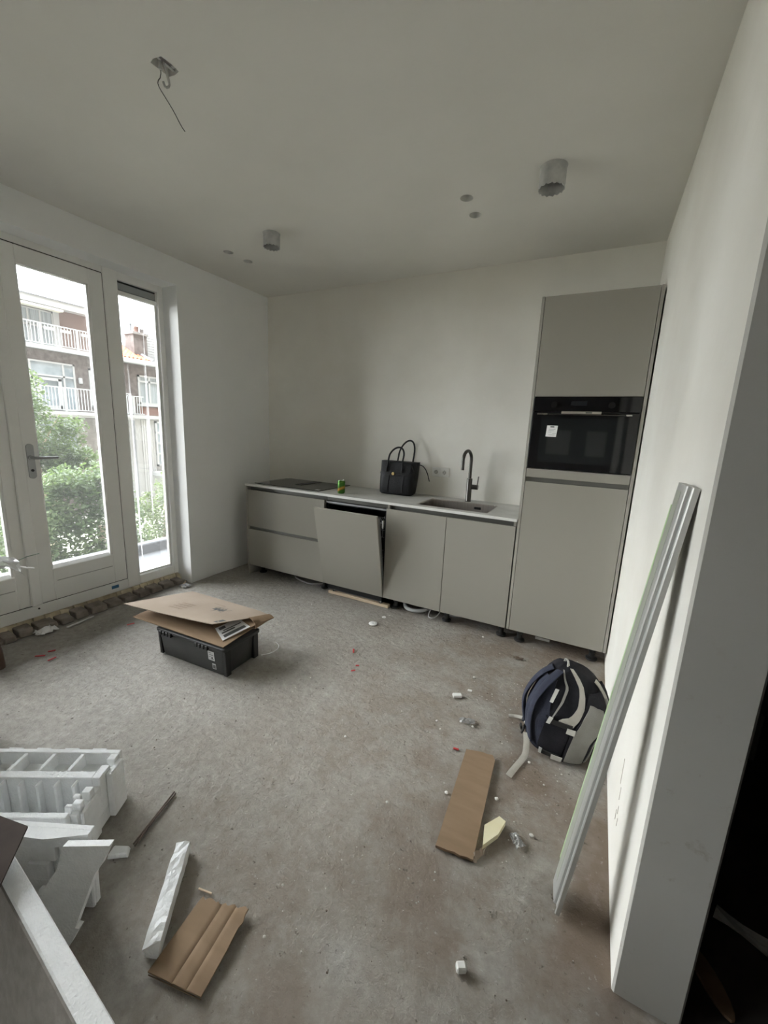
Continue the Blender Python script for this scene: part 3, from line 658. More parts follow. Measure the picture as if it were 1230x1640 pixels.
g = [[bagpt(1.515+i*.27/10, .285-j*.105/6-(.012 if 3 <= i <= 6 and j == 6 else 0), .004+.003*(j > 0)) for i in range(11)] for j in range(7)]
fl = MB().sheet(g, -.003).build('front_flap', 'leather', hbag, True)
MB().sheet([[bagpt(1.500+i*.30/10, .195-j*.006, .008) for i in range(11)] for j in range(4)], -.003).build('belt', 'leather', hbag, True)
for x in (1.575, 1.715): MB().sheet([[bagpt(x+i*.006, .19-j*.016, .003) for i in range(4)] for j in range(12)], -.002).build('seam_strip', 'leather', hbag, True)
p = bagpt(1.632, .185, .012); MB().cyl(p, p+Vector((0, -.009, 0)), .017, .014, 16).build('lock', 'gold', fl, True)
def handle(x0, x1, yb, zt, lean):
    pts = [(x0, yb, ZC+.235), (x0+.006, yb, ZC+.29)]
    for k in range(1, 10):
        a = PI*(1-k/10); c = (x0+x1)/2+lean*math.sin(a); pts.append((c+(x1-x0)/2*math.cos(a)*.98, yb+.03*math.sin(a)*(1 if yb > -.17 else .2), ZC+.30+(zt-.30)*math.sin(a)**.8))
    pts += [(x1-.006, yb, ZC+.29), (x1, yb, ZC+.235)]
    return MB().tube(pts, .0078, 8, smooth=1)
handle(1.565, 1.715, -.205, .415, .03).build('handle', 'leather', hbag, True)
handle(1.600, 1.760, -.085, .475, .025).build('handle', 'leather', hbag, True)
for x, y in ((1.565, -.207), (1.715, -.207)): MB().tube([(x, y-.006, ZC+.24), (x, y-.010, ZC+.20)], .010, 8, flat=Vector((1, 0, 0))).build('handle_tab', 'leather', hbag, True)
MB().tube([(1.80, -.14, ZC+.265), (1.845, -.13, ZC+.275), (1.885, -.125, ZC+.255), (1.915, -.12, ZC+.20), (1.935, -.12, ZC+.135)], lambda t: (.010*(1-t)+.004, .004), 8, flat=Vector((0, 1, 0)), smooth=2).build('closing_strap', 'leather', hbag, True)
MB().sheet([[(1.79+.02*i/3, -.21+.12*j/6, ZC+.27-.05*i/3-.01*math.sin(j)) for i in range(4)] for j in range(7)], .004).build('side_wing', 'leather', hbag, True)

# ------------------------------------------------------------------ under the cabinets
single('wood_batten', MB().box(1.195, 1.80, -.548, -.505, .001, .0275, bev=.002), 'wood', 'pale wooden batten lying under the dishwasher', 'batten', (1.5, -.53, 0))
single('drain_hose', MB().tube([(1.90, -.33, .08), (1.90, -.44, .03), (1.96, -.50, .016), (2.05, -.49, .016), (2.13, -.42, .03), (2.12, -.30, .08)], .0155, 12, smooth=2), 'hose', 'thick pale hose looping on the floor under the left sink door', 'hose', (2.0, -.42, 0), smooth=True)
single('drain_pipe', MB().tube([(2.17, -.28, .06), (2.19, -.34, .03), (2.25, -.39, .018), (2.36, -.42, .018), (2.46, -.36, .04)], .0125, 10, smooth=2), mat('grey_drain', (.30, .30, .29), .5), 'grey drain pipe lying behind the feet of the sink cabinet', 'pipe', (2.3, -.4, 0), smooth=True)
single('thin_cable', MB().tube([(2.145, -.40, .06), (2.14, -.50, .006), (2.175, -.53, .005), (2.21, -.50, .006), (2.24, -.44, .06)], .004, 8, smooth=1), 'hose', 'thin pale cable hanging in a point beneath the sink cabinet', 'cable', (2.1, -.42, 0), smooth=True)
single('white_bracket', MB().box(2.96, 3.06, -.42, -.36, .001, .022, bev=.003).box(2.97, 3.05, -.40, -.38, .02, .035, bev=.002), 'white', 'white plastic bracket on the floor under the tall cabinet', 'bracket', (3.0, -.4, 0))

# ------------------------------------------------------------------ ceiling fittings
def duct(x, y, r, h, label):
    t = thing('duct_pipe', label, 'pipe', (x, y, H-h), 'round duct pipes in the ceiling')
    b = MB(); n = 40
    def ring(rr, z, j=0): return [(x+rr*math.cos(2*PI*i/n), y+rr*math.sin(2*PI*i/n), z+(j*.004*math.sin(i*2.3) if j else 0)) for i in range(n)]
    b.loft([ring(r-.004, H+.08), ring(r-.004, H-h, 1), ring(r, H-h, 1), ring(r, H-.008), ring(r+.003, H)], cap=False)
    b.build('sleeve', 'pipe', t, 35)
    MB().cyl((x, y, H-.004), (x, y, H-.001), r-.004, n=40).build('shade_plate', mat('duct_shadow', (.10, .105, .10), .8), t)  # dark disc stands for the shade inside the pipe
duct(1.035, -1.06, .056, .085, 'small grey duct pipe stub in the ceiling near the window')
duct(2.832, -1.065, .061, .095, 'larger plaster-smeared duct pipe stub in the ceiling near the tall cabinet')
for x, y in SPOTS:
    b = MB(); n = 24
    b.loft([[(x+r*math.cos(2*PI*i/n), y+r*math.sin(2*PI*i/n), z) for i in range(n)] for r, z in ((.0355, H+.0005), (.0355, H+.05))], cap=False)
    b.add([(x+.0355*math.cos(2*PI*i/n), y+.0355*math.sin(2*PI*i/n), H+.05) for i in range(n)], [tuple(range(n))])
    b.build('downlight_hole', mat('hole_lining', (.66, .66, .63), .8), ceiling)
jx = thing('junction_box', 'open ceiling junction box with loose wires hanging from a ragged hole', 'junction box', (1.60, -2.225, H))
b = MB(); b.cyl((1.598, -2.222, H+.075), (1.598, -2.222, H+.08), .033, n=20)
b.build('box_back', 'wire', jx)
bx('mounting_strap', 'pipe', jx, 1.593, 1.603, -2.264, -2.187, H+.010, H+.016)
MB().cyl((1.592, -2.245, H+.07), (1.590, -2.240, H-.015), .008, .006, 10).build('conduit', 'pipe', jx, True)
MB().cyl((1.612, -2.205, H+.07), (1.612, -2.205, H+.01), .007, .007, 10).build('conduit', 'pipe', jx, True)
MB().tube([(1.592, -2.24, H+.01), (1.588, -2.238, H-.035), (1.575, -2.245, H-.05), (1.570, -2.235, H-.062), (1.575, -2.21, H-.085), (1.583, -2.185, H-.115), (1.592, -2.165, H-.150), (1.60, -2.155, H-.165)], .0017, 7, smooth=1).build('black_wire', 'gun', jx, True)
MB().tube([(1.60, -2.235, H+.01), (1.598, -2.215, H-.03), (1.603, -2.215, H-.055), (1.592, -2.225, H-.062), (1.588, -2.23, H-.045)], .0042, 8, smooth=1).build('grey_wire', 'pipe', jx, True)

# ================================================================== LOOSE THINGS ON THE FLOOR
# --- crate with folded cardboard
A = math.radians(3.0)
cr_o = Vector((1.150, -1.795, 0))
def CL(u, v_, z): return (cr_o.x+u*math.cos(A)-v_*math.sin(A), cr_o.y+u*math.sin(A)+v_*math.cos(A), z)
ct = thing('tool_crate', 'black plastic tool crate under folded cardboard', 'crate', cr_o)
def cring(hu, hv, z, r=.02):
    return [CL(x, y, z) for x, y, _ in rr(-hu, hu, -hv, hv, 0, r, 4)]
MB().loft([cring(.255, .122, .001), cring(.262, .128, .010), cring(.277, .140, .165), cring(.277, .140, .178)]).build('bin', mat('worn_black_plastic', (.030, .031, .031), .5, c2=(.048, .049, .048), nscale=7), ct, 40)
MB().loft([cring(.288, .150, .168), cring(.290, .152, .172), cring(.290, .152, .186), cring(.284, .146, .190)]).build('lid', mat('worn_lid_plastic', (.028, .029, .029), .5), ct, 40)
for u0 in (-.245, .06):
    lt = MB()
    for k in range(4): lt.hexa([CL(u0+k*.028+a, -.150-c, z) for z in (.155, .182) for a, c in ((0, .012), (.018, .012), (.018, 0), (0, 0))], bev=.002)
    lt.hexa([CL(u0+a, -.145-c, z) for z in (.160, .168) for a, c in ((0, .009), (.105, .009), (.105, 0), (0, 0))]); lt.build('hinge', 'black', ct)
for s in (-1, 1):
    MB().hexa([CL(s*(.262+.010), -.145+c, z) if False else CL(s*a, c, z) for z in (.004, .165) for a, c in ((.258+.012*(z > .1), -.133-.008*(z > .1)), (.284, -.133-.008*(z > .1)), (.284, -.095), (.258, -.095))], bev=.003).build('corner_rib', 'black', ct)
    MB().hexa([CL(s*a, c, z) for z in (.004, .165) for a, c in ((.258, .095), (.284, .095), (.284, .135), (.258, .135))], bev=.003).build('corner_rib', 'black', ct)
def crate_face(u0, u1, z0, z1, d):
    f = lambda z: -.128-.0125*(z-.01)/.155
    return MB().hexa([CL(u, f(z)-q, z) for z in (z0, z1) for u, q in ((u0, d), (u1, d), (u1, d-.001), (u0, d-.001))])
lb = crate_face(.145, .195, .085, .145, .0025).build('paper_label', mat('grubby_label', (.62, .62, .62), .7, c2=(.50, .50, .50), nscale=30), ct)
b = MB()
for k, (a, c) in enumerate(((.150, .170), (.152, .188), (.150, .165), (.168, .190))): q = crate_face(a, c, .133-k*.013, .136-k*.013, .0031); b.add(q.v, q.f)
q = crate_face(.172, .182, .098, .110, .0031); b.add(q.v, q.f)
b.build('label_print', 'ink', lb)
lb = crate_face(.172, .200, .030, .066, .0025).build('barcode_label', mat('grubby_barcode', (.55, .55, .55), .7), ct)
b = MB()
for k in range(7): q = crate_face(.175+k*.0033, .1765+k*.0033+.001*(k % 2), .035, .058, .0031); b.add(q.v, q.f)
b.build('bar_print', 'ink', lb)

fc = thing('folded_cardboard', 'large pale cardboard sheet folded over on top of the black crate', 'cardboard', (1.1, -1.8, .195))
E0, F0, R1 = Vector((.664, -1.975, .208)), Vector((1.432, -1.925, .199)), Vector((1.392, -1.515, .205))
D0 = E0+(R1-F0)
lower = [[E0.lerp(F0, i/12).lerp(D0.lerp(R1, i/12), j/8)+Vector((0, 0, .010*math.sin(PI*i/12)*0)) for i in range(13)] for j in range(9)]
MB().sheet(lower, .004).build('lower_leaf', 'card', fc, 50)
A0, B0, C0, D1 = Vector((.566, -1.968, .272)), Vector((1.282, -1.872, .280)), Vector((1.392, -1.512, .232)), Vector((.72, -1.575, .258))
upper = []
for j in range(11):
    row = []
    for i in range(15):
        u, v_ = i/14, j/10
        p = A0.lerp(B0, u).lerp(D1.lerp(C0, u), v_)
        p += Vector((0, 0, .018*math.sin(PI*u)*math.sin(PI*min(1, v_*1.0))+.010*math.sin(PI*u)*(1-v_)*-.6))
        if u > .85: p.z -= .010*((u-.85)/.15)**2*v_
        row.append(p)
    upper.append(row)
MB().sheet(upper, .004).build('upper_leaf', 'cardl', fc, 50)
# the fold that joins both leaves
fold = []
for j in range(7):
    u = .62+.38*j/6; t0 = B0.lerp(C0, u)+Vector((0, 0, -.002)); t1_ = F0.lerp(R1, u)+Vector((0, 0, .004)); out = Vector((.045, .0, 0))*(.55+.45*u)
    fold.append([t0, t0+out*.6+Vector((0, 0, -.004)), (t0+t1_)/2+out, t1_+out*.5, t1_])
MB().sheet(fold, .004).build('fold_edge', 'card', fc, 60)
flap = [[Vector((1.385, -1.885, .206)).lerp(Vector((1.20, -1.80, .222)), i/4).lerp(Vector((1.42, -1.63, .225)).lerp(Vector((1.24, -1.60, .236)), i/4), j/4) for i in range(5)] for j in range(5)]
ff = MB().sheet(flap, .003).build('inner_flap', 'card', fc)
lbp = [[p+Vector((0, 0, .0035)) for p in (flap[j][i].lerp(flap[j][i+1], .1) for i in range(4))] for j in range(0, 4)]
lab = MB().sheet(lbp, .0006).build('shipping_label', 'paper', ff)
b = MB()
for (i0, i1, j0, j1) in ((.1, .3, .1, .9), (.4, .5, .1, .6), (.55, .62, .2, .9), (.7, .9, .1, .35)):
    def lp(a, c): return lbp[0][0].lerp(lbp[0][3], a).lerp(lbp[3][0].lerp(lbp[3][3], a), c)+Vector((0, 0, .0008))
    b.add([lp(i0, j0), lp(i1, j0), lp(i1, j1), lp(i0, j1)], [(0, 1, 2, 3)])
b.build('label_print', 'ink', lab)
def usurf(u, v_, dz=.0006):
    i = min(13.999, u*14); j = min(9.999, v_*10); a, c = int(i), int(j); fu, fv = i-a, j-c
    p = upper[c][a].lerp(upper[c][a+1], fu).lerp(upper[c+1][a].lerp(upper[c+1][a+1], fu), fv); return p+Vector((0, 0, dz+.0042))
b = MB()
def mark(u0, u1, v0, v1):
    b.add([usurf(u0, v0), usurf(u1, v0), usurf(u1, v1), usurf(u0, v1)], [(0, 1, 2, 3)])
for k in range(9): mark(.655+k*.012, .672+k*.012, .50+.03*math.sin(k*1.7), .58+.05*math.sin(k*2.1))
for u, v_ in ((.64, .62), (.70, .47), (.72, .66), (.77, .52), (.78, .64), (.66, .70)): mark(u, u+.006, v_-.06, v_+.02)
mark(.945, .985, .10, .26)
b.build('printed_symbol', 'ink', fc, kind='stuff')
b = MB()
for r_ in range(4):
    for k in range(12): mark(.345+k*.013+.002*(k % 3), .354+k*.013+.002*(k % 3), .22+r_*.07, .255+r_*.07)
for k in range(9): mark(.52+k*.014, .528+k*.014, .72, .745)
b.build('printed_text', mat('faded_print', (.27, .20, .15), .85), fc, kind='stuff')

# --- flat cardboard pieces
def slab_piece(name, poly, z0, z1, m, label, cat, group=None, dz=None, jag=None):
    pts = []
    n = len(poly)
    for i in range(n):
        a, c = Vector(poly[i]), Vector(poly[(i+1) % n])
        k = max(1, int((c-a).length/.02)); amp = jag.get(i, 0) if jag else 0
        for s in range(k):
            p = a.lerp(c, s/k); nn = Vector((-(c-a).y, (c-a).x)).normalized()
            if s and amp: p += nn*random.uniform(-amp, amp)
            pts.append(p)
    f = (lambda x, y: dz(x, y)) if dz else (lambda x, y: 0)
    b = MB(); b.loft([[(p.x, p.y, z0+f(p.x, p.y)) for p in pts], [(p.x, p.y, z1+f(p.x, p.y)) for p in pts]])
    c = sum((Vector(p) for p in poly), Vector((0, 0)))/n
    return tag(b.build(name, m, None, off=(c.x, c.y, 0)), label, cat, group)
q = slab_piece('cardboard_strip', [(2.862, -2.243), (2.994, -2.227), (2.975, -1.95), (2.962, -1.745), (2.945, -1.715), (2.90, -1.722), (2.828, -1.742)], .004, .014, 'card', 'long brown cardboard strip on the floor near the yellow foam wedge', 'cardboard', jag={0: .003, 4: .004})
t = thing('cardboard_offcut', 'creased brown cardboard offcut on the floor beside the polystyrene bar', 'cardboard', (2.37, -2.83, 0))
P00, P10, P11, P01 = Vector((2.306, -2.949, .006)), Vector((2.471, -2.914, .006)), Vector((2.436, -2.712, .010)), Vector((2.282, -2.760, .008))
g = []
for j in range(13):
    row = []
    for i in range(23):
        u, v_ = i/22, j/12; p = P00.lerp(P10, u).lerp(P01.lerp(P11, u), v_)
        z = 0
        for cu in (.46, .72): z -= .004*max(0, 1-abs(u-cu)/.04)
        if u > .82 and v_ > .55: z += .004*math.sin(v_*22)*(u-.82)/.18
        if j == 12: p += Vector((random.uniform(-.002, .002), random.uniform(-.006, .004), 0))
        if i == 22 and v_ > .5: p += Vector((random.uniform(-.006, .001), 0, 0))
        row.append(p+Vector((0, 0, z+.002)))
    g.append(row)
MB().sheet(g, .005).build('face_sheet', 'card', t, 30)
MB().sheet([[P00.lerp(P10, i/8)+Vector((.001, -.0008, -.002))+Vector((0, 0, -.0035*j)) for i in range(9)] for j in range(2)], .001).build('corrugated_edge', 'cardedge', t)

# --- polystyrene bar
b = MB(); N_ = 16; r = random.Random(3)
a0, a1 = Vector((2.103, -2.690, 0)), Vector((2.284, -2.925, 0)); d = (a1-a0).normalized(); sd = Vector((-d.y, d.x, 0))
b.loft([[a0.lerp(a1, k/N_)+sd*s*(.021+.001*r.uniform(-1, 1))+Vector((0, 0, z+(r.uniform(-.003, .003) if z > .01 else 0)))+d*(r.uniform(-.012, .006) if k == N_ else 0) for s, z in ((-1, .001), (1, .001), (1, .02), (1, .044), (.4, .046), (-.3, .046), (-1, .044), (-1, .02))] for k in range(N_+1)])
single('polystyrene_bar', b, 'eps', 'narrow white polystyrene bar with a broken end on the floor', 'polystyrene', (2.2, -2.8, 0))

# --- moulded polystyrene packing tray (upper left)
U = Vector((-.869, -.494, 0)); V = Vector((.494, -.869, 0)); O = Vector((1.700, -2.648, 0))
def EP(u, v_, z): return O+U*u+V*v_+Vector((0, 0, z))
et = thing('packing_tray', 'white polystyrene packing tray with ribbed compartments, left edge', 'polystyrene', O)
def ebox(b, u0, u1, v0, v1, z0, z1, bev=0.): return b.hexa([EP(u, v_, z) for z in (z0, z1) for u, v_ in ((u0, v0), (u1, v0), (u1, v1), (u0, v1))], bev)
LU = .72; DV = .275; HT = .20
b = MB(); ebox(b, .0, LU, 0, DV, .001, .05); ebox(b, 0, LU, 0, .022, .05, HT, .003); ebox(b, .0285, LU, .105, .135, .05, HT-.0005, .002); ebox(b, .022, LU, .255, DV, .05, HT-.015, .002); ebox(b, LU-.03, LU, .022, .255, .05, HT)
for (v0, v1, z1) in ((.022, .05, HT), (.05, .075, HT-.03), (.075, .135, HT), (.135, .165, HT-.035), (.165, .19, HT-.004), (.19, .215, HT-.035), (.215, .235, HT-.004), (.235, .255, HT-.03)): ebox(b, 0, .028, v0, v1, .05, z1, .002)
ebox(b, -.022, .001, .028, .105, .001, HT-.012, .004); ebox(b, -.012, .001, .165, .245, .001, HT-.03, .004)
b.build('body', 'eps', et)
for k in range(6): q = MB(); ebox(q, .125+k*.105, .140+k*.105, .022, .105, .05, HT-.002, .002); q.build('divider', 'eps', et)
for k in range(10): q = MB(); ebox(q, .072+k*.062, .082+k*.062, .135, .165, .05, HT-.006, .004); q.build('rib', 'eps', et)
for v0 in (.185, .225): q = MB(); ebox(q, .028, .052, v0, v0+.014, .05, HT-.012, .003); q.build('rib', 'eps', et)
q = MB(); ebox(q, .02, LU, .022, .106, .135, .150); q.build('pocket_floor', 'eps', et)
for k in range(5): q = MB(); ebox(q, .06+k*.105, .115+k*.105, -.008, .001, .12, HT-.002, .003); q.build('outer_lug', 'eps', et)

# --- polystyrene end shell standing in front of the tray
O2 = Vector((2.005, -2.905, 0)); U2 = Vector((-.90, -.436, 0)); V2 = Vector((.436, -.90, 0))
def E2(u, v_, z): return O2+U2*u+V2*v_+Vector((.10*z, -.02*z, z))
sh = thing('packing_shell', 'white polystyrene end shell standing in front of the ribbed tray', 'polystyrene', O2)
b = MB()
def s2(b, u0, u1, v0, v1, z0, z1, bev=.003): return b.hexa([E2(u, v_, z) for z in (z0, z1) for u, v_ in ((u0, v0), (u1, v0), (u1, v1), (u0, v1))], bev)
s2(b, 0, .50, 0, .018, .001, .295)
b.prism([(0.0, .018), (.50, .018), (.50, .030), (.115, .052), (.10, .050), (0.0, .030)], lambda u, v_, t: E2(u, v_, t), .262, .297)
s2(b, .0, .09, .018, .030, .001, .262); b.build('body', 'eps', sh)
for (u0, u1, z0, z1, v1) in ((.10, .17, .19, .262, .036), (.12, .18, .12, .185, .040), (.125, .175, .07, .115, .034)): q = MB(); s2(q, u0, u1, .018, v1, z0, z1); q.build('stepped_block', 'eps', sh)

# --- notched polystyrene panel leaning on the shell
pn = thing('polystyrene_sheet', 'white notched polystyrene panel leaning on the end shell', 'polystyrene', (2.07, -3.01, 0))
pb, ptp = Vector((2.072, -3.012, .001)), Vector((2.125, -2.910, .295)); pu = Vector((-.86, -.51, 0)).normalized(); pw = (ptp-pb).normalized(); pnn = pu.cross(pw).normalized()
if pnn.y > 0: pnn = -pnn
out = [(.035, 0), (.010, .022), (.0, .075), (.012, .078), (.012, .235), (.004, .255), (0.0, .315), (.125, .315), (.118, .25), (.135, .19), (.128, .12), (.16, .10), (.15, .0)]
b = MB(); b.prism(out, lambda u, v_, t: pb+pu*u+pw*v_+pnn*t, -.002, .020); b.build('sheet', 'eps', pn)
for (u0, u1, v0, v1, t1_) in ((.112, .15, .165, .185, .012), (.125, .165, .085, .10, .010), (.13, .17, .0, .09, .008)):
    MB().hexa([pb+pu*u+pw*v_+pnn*t for t in (-.002, t1_) for u, v_ in ((u0, v0), (u1, v0), (u1, v1), (u0, v1))], .002).build('stepped_block', 'eps', pn)
single('polystyrene_scrap', MB().hexa([(x-.125, y+.005, z) for x, y, z in ((2.03, -2.84, .001), (2.085, -2.80, .001), (2.06, -2.775, .001), (2.01, -2.80, .001), (2.03, -2.835, .018), (2.08, -2.80, .02), (2.058, -2.78, .016), (2.015, -2.805, .018))], .003), 'eps', 'small polystyrene scrap poking out behind the notched panel', 'polystyrene', (2.08, -2.82, 0))

# --- big slab in the lower left corner and the brown board on it
sA, sB = Vector((2.540, -3.172, .345)), Vector((1.86, -3.105, .345)); sd = (sB-sA).normalized()
sdown = Vector((.02, -.10, -.344)); sn = Vector((.09, .99, .0)).normalized()*.040
b = MB(); b.hexa([sA+sdown, sB+sdown, sB+sdown+sn, sA+sdown+sn, sA, sB, sB+sn, sA+sn], .003)
slab = thing('polystyrene_slab', 'large white polystyrene slab with grey-brown face in the bottom left corner', 'polystyrene', (2.2, -3.2, 0))
b.build('core', 'eps', slab)
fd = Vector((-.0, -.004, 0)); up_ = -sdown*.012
b = MB(); b.hexa([sA+sdown+fd, sB+sdown+fd, sB+sdown-fd*.1, sA+sdown-fd*.1, sA-up_+fd, sB-up_+fd, sB-up_-fd*.1, sA-up_-fd*.1]); b.build('dark_face', mat('grey_brown_face', (.20, .185, .165), .85, c2=(.24, .222, .20), nscale=40, bump=.2, bscale=150), slab)  # thin grey-brown sheet over the front face, darker than the core
k0 = Vector((1.993, -3.045, .402)); e1 = Vector((-.30, -.075, .012)); e2 = Vector((.155, -.135, -.005))
b = MB(); b.sheet([[k0+e1*(i/4)+e2*(j/4)*1.6 for i in range(5)] for j in range(5)], -.006)
single('brown_board', b, 'cardd', 'dark brown board edge at the left above the white slab', 'board', (1.9, -3.1, .39))
# a block below the board, hidden behind the slab, is what the board lies on
for nm, cx_ in (('side_a', 1.80),):
    pass

# --- aluminium profile leaning on the right wall
al = thing('aluminium_profile', 'long grooved aluminium profile leaning against the right wall', 'profile', (3.27, -2.2, 0))
a_b = Vector((3.276, -2.252, .003)); a_t = Vector((3.4155, -2.268, 1.365)); ax = (a_t-a_b).normalized(); au = Vector((-.10, .99, 0)); au = (au-ax*au.dot(ax)).normalized(); an_ = au.cross(ax).normalized()
if an_.x > 0: an_ = -an_
LEN = (a_t-a_b).length
prof = [(0, 0), (0, .012), (.003, .0145), (.007, .013), (.009, .009), (.030, .009), (.032, .0155), (.036, .018), (.041, .017), (.046, .018), (.102, .018), (.107, .016), (.107, 0)]
def AP(u, v_, t): return a_b+au*u+an_*v_+ax*t
b = MB(); b.prism(prof, AP, 0, LEN-.002); b.build('extrusion', 'alu', al)
b = MB(); b.hexa([AP(u, v_, t) for t in (.10, LEN-.06) for u, v_ in ((.098, .0183), (.108, .0183), (.108, .0188), (.098, .0188))]); b.build('film_edge', 'film', al)
b = MB(); b.hexa([AP(u, v_, t) for t in (.05, LEN-.02) for u, v_ in ((.062, .0181), (.098, .0181), (.098, .0185), (.062, .0185))]); b.build('protective_film', mat('pale_green_film', (.42, .45, .38), .4, metal=.3, c2=(.46, .48, .42), nscale=9, sz=.4), al)

# --- rods, wedge and small litter
for s, lab in ((0, 'upper thin rusty rod of the pair lying on the floor'), (1, 'lower thin rusty rod of the pair lying on the floor')):
    o = Vector((.010, -.002, 0))*s
    single('iron_rod', MB().tube([Vector((1.866, -2.556, .006))+o, Vector((1.90, -2.66, .006))+o*.6, Vector((1.932, -2.76, .006))+o*1.0], .0032, 8), 'rust', lab, 'rod', (1.9, -2.66, 0), 'thin rods by the polystyrene', True)
slab_piece('foam_wedge', [(3.012, -2.165), (2.998, -2.085), (3.040, -2.020), (3.066, -2.030), (3.052, -2.095)], .002, .022, 'yel', 'pale yellow foam wedge beside the long cardboard strip', 'foam')
single('torn_paper', MB().sheet([[Vector((2.982, -2.226, .004)).lerp(Vector((3.012, -2.16, .012)), i/6)+Vector((.016*j/3+.004*math.sin(i*2), .004*math.sin(j+i), .010*math.sin(j*1.1+i*.6))) for i in range(7)] for j in range(4)], .001), 'cardl', 'curled torn paper strip between cardboard strip and yellow wedge', 'paper', (3.0, -2.2, 0))

def strip(name, p, q, w, h, m, label, cat, group=None):
    p = Vector((*p, .001)); q = Vector((*q, .001)); d = (q-p).normalized(); s = Vector((-d.y, d.x, 0))*w/2; u = Vector((0, 0, h))
    return single(name, MB().hexa([p-s, q-s, q+s, p+s, p-s+u, q-s+u, q+s+u, p+s+u], min(w, h)*.2), m, label, cat, ((p+q)/2)[:2]+(0,), group)
strip('plastic_block', (2.645, -1.385), (2.688, -1.360), .030, .016, 'white', 'small white rectangular block on the floor left of the backpack', 'block')
strip('plastic_bit', (2.703, -1.289), (2.728, -1.284), .012, .010, 'white', 'tiny white plastic bit on the floor beyond the white block', 'scrap')
strip('plaster_lump', (3.032, -2.535), (3.056, -2.520), .022, .020, 'chip', 'white plaster lump on the floor at the bottom of the picture', 'lump')
strip('match_stick', (2.245, -2.743), (2.293, -2.733), .005, .004, 'wood', 'tiny pale wooden stick above the cardboard offcut', 'stick')
strip('thin_tube', (.036, -2.075), (.010, -1.885), .012, .010, 'hose', 'thin grey tube along the bricks under the door', 'tube')
strip('wood_sliver', (.035, -1.165), (-.06, -1.06), .016, .008, 'wood', 'pale wood sliver on the bricks at the window corner', 'sliver')
for p, q, lab in (((.30, -2.262), (.28, -2.295), 'short red plastic strip near the foil, upper of the middle two'), ((.275, -2.36), (.315, -2.325), 'red plastic strip farthest left on the floor'), ((.395, -2.345), (.39, -2.30), 'red plastic strip lowest left on the floor'),
                  ((.335, -1.835), (.350, -1.79), 'red plastic strip on the floor left of the crate'), ((1.90, -1.25), (1.925, -1.29), 'red plastic strip nearest the dishwasher'), ((2.022, -1.475), (2.040, -1.455), 'small red plastic strip in the middle of the floor, lower one'),
                  ((2.015, -1.41), (2.035, -1.40), 'small red plastic strip in the middle of the floor, upper one'), ((2.77, -1.757), (2.795, -1.752), 'red plastic strip by the far end of the cardboard strip')):
    strip('red_strip', p, q, .010, .005, 'red', lab, 'scrap', 'red plastic strips on the floor')
for (x, y, r_, lab) in ((1.832, -.855, .034, 'larger white disc on the floor before the dishwasher'), (1.853, -.715, .016, 'smaller white disc on the floor before the dishwasher')):
    t = thing('white_disc', lab, 'disc', (x, y, 0), 'white discs on the floor')
    MB().lathe((x, y, 0), [(r_*.9, .001), (r_, .003), (r_, .006), (r_*.92, .008), (r_*.3, .008), (r_*.28, .006)], 24).build('plate', 'white', t, True)
    MB().cyl((x, y, .0062), (x, y, .0075), r_*.2, n=12).build('screw', 'ink2', t)
single('white_wire', MB().tube([(1.432, -1.63, .004), (1.47, -1.58, .004), (1.475, -1.52, .005), (1.45, -1.478, .006), (1.41, -1.47, .014)], .0025, 8, smooth=2), 'white', 'curled white wire on the floor right of the crate', 'wire', (1.45, -1.55, 0), smooth=True)

def crumple(name, x, y, sx, sy, h, m, label, cat, seed, n=9, rot=0.):
    r = random.Random(seed); g = []
    for j in range(n):
        row = []
        for i in range(n):
            u, v_ = i/(n-1)-.5, j/(n-1)-.5
            px, py = (u+r.uniform(-.06, .06))*sx, (v_+r.uniform(-.06, .06))*sy
            row.append((x+px*math.cos(rot)-py*math.sin(rot), y+px*math.sin(rot)+py*math.cos(rot), .003+h*r.random()*(1-1.2*max(abs(u), abs(v_)))))
        g.append(row)
    return single(name, MB().sheet(g, .0008), m, label, cat, (x, y, 0))
crumple('foil_wrapper', -.012, -2.175, .06, .12, .06, 'foil', 'crumpled silver foil wrapper beside the bricks', 'wrapper', 4)
crumple('clear_wrapper', 3.115, -2.07, .055, .035, .018, 'sheet', 'small crumpled clear wrapper near the yellow wedge', 'wrapper', 5, rot=-.8)
crumple('clear_scrap', 2.775, -1.545, .075, .04, .022, 'sheet', 'crumpled clear plastic scrap on the floor left of the backpack', 'wrapper', 6, rot=.3)
crumple('paper_scrap', .035, -1.135, .09, .07, .03, 'ink2', 'grey torn scrap on the floor at the window corner', 'scrap', 8)
crumple('dry_leaf', 2.90, -.77, .06, .03, .015, 'dirt', 'dry brown leaf on the floor in front of the tall cabinet', 'leaf', 9)

CH = [(2.637, -1.619, 'between the white block and the cardboard strip, upper left'), (2.672, -1.666, 'just above the red strip by the cardboard'), (2.81, -1.564, 'beside the clear plastic scrap'),
      (2.821, -2.004, 'close to the left edge of the long cardboard strip'), (3.01, -1.928, 'right of the long cardboard strip'), (2.289, -1.951, 'alone in the middle of the open floor'), (2.627, -2.166, 'left of the lower end of the long cardboard strip'),
      (3.16, -2.02, 'between the yellow wedge and the aluminium profile'), (1.221, -.826, 'in front of the wide drawers'), (2.62, -.60, 'near the right foot of the sink cabinet'), (2.70, -1.14, 'in front of the tall cabinet'), (3.10, -1.66, 'at the foot of the backpack')]
def chip_mb(x, y, s, r):
    ring = lambda k, z: [(x+s*k*r.uniform(.7, 1.1)*math.cos(a), y+s*k*r.uniform(.6, 1.)*math.sin(a), z) for a in np.linspace(0, 2*PI, 7)[:-1]]
    return MB().loft([ring(.9, .0005), ring(1, s*.4), ring(.5, s*.8)])
r = random.Random(12)
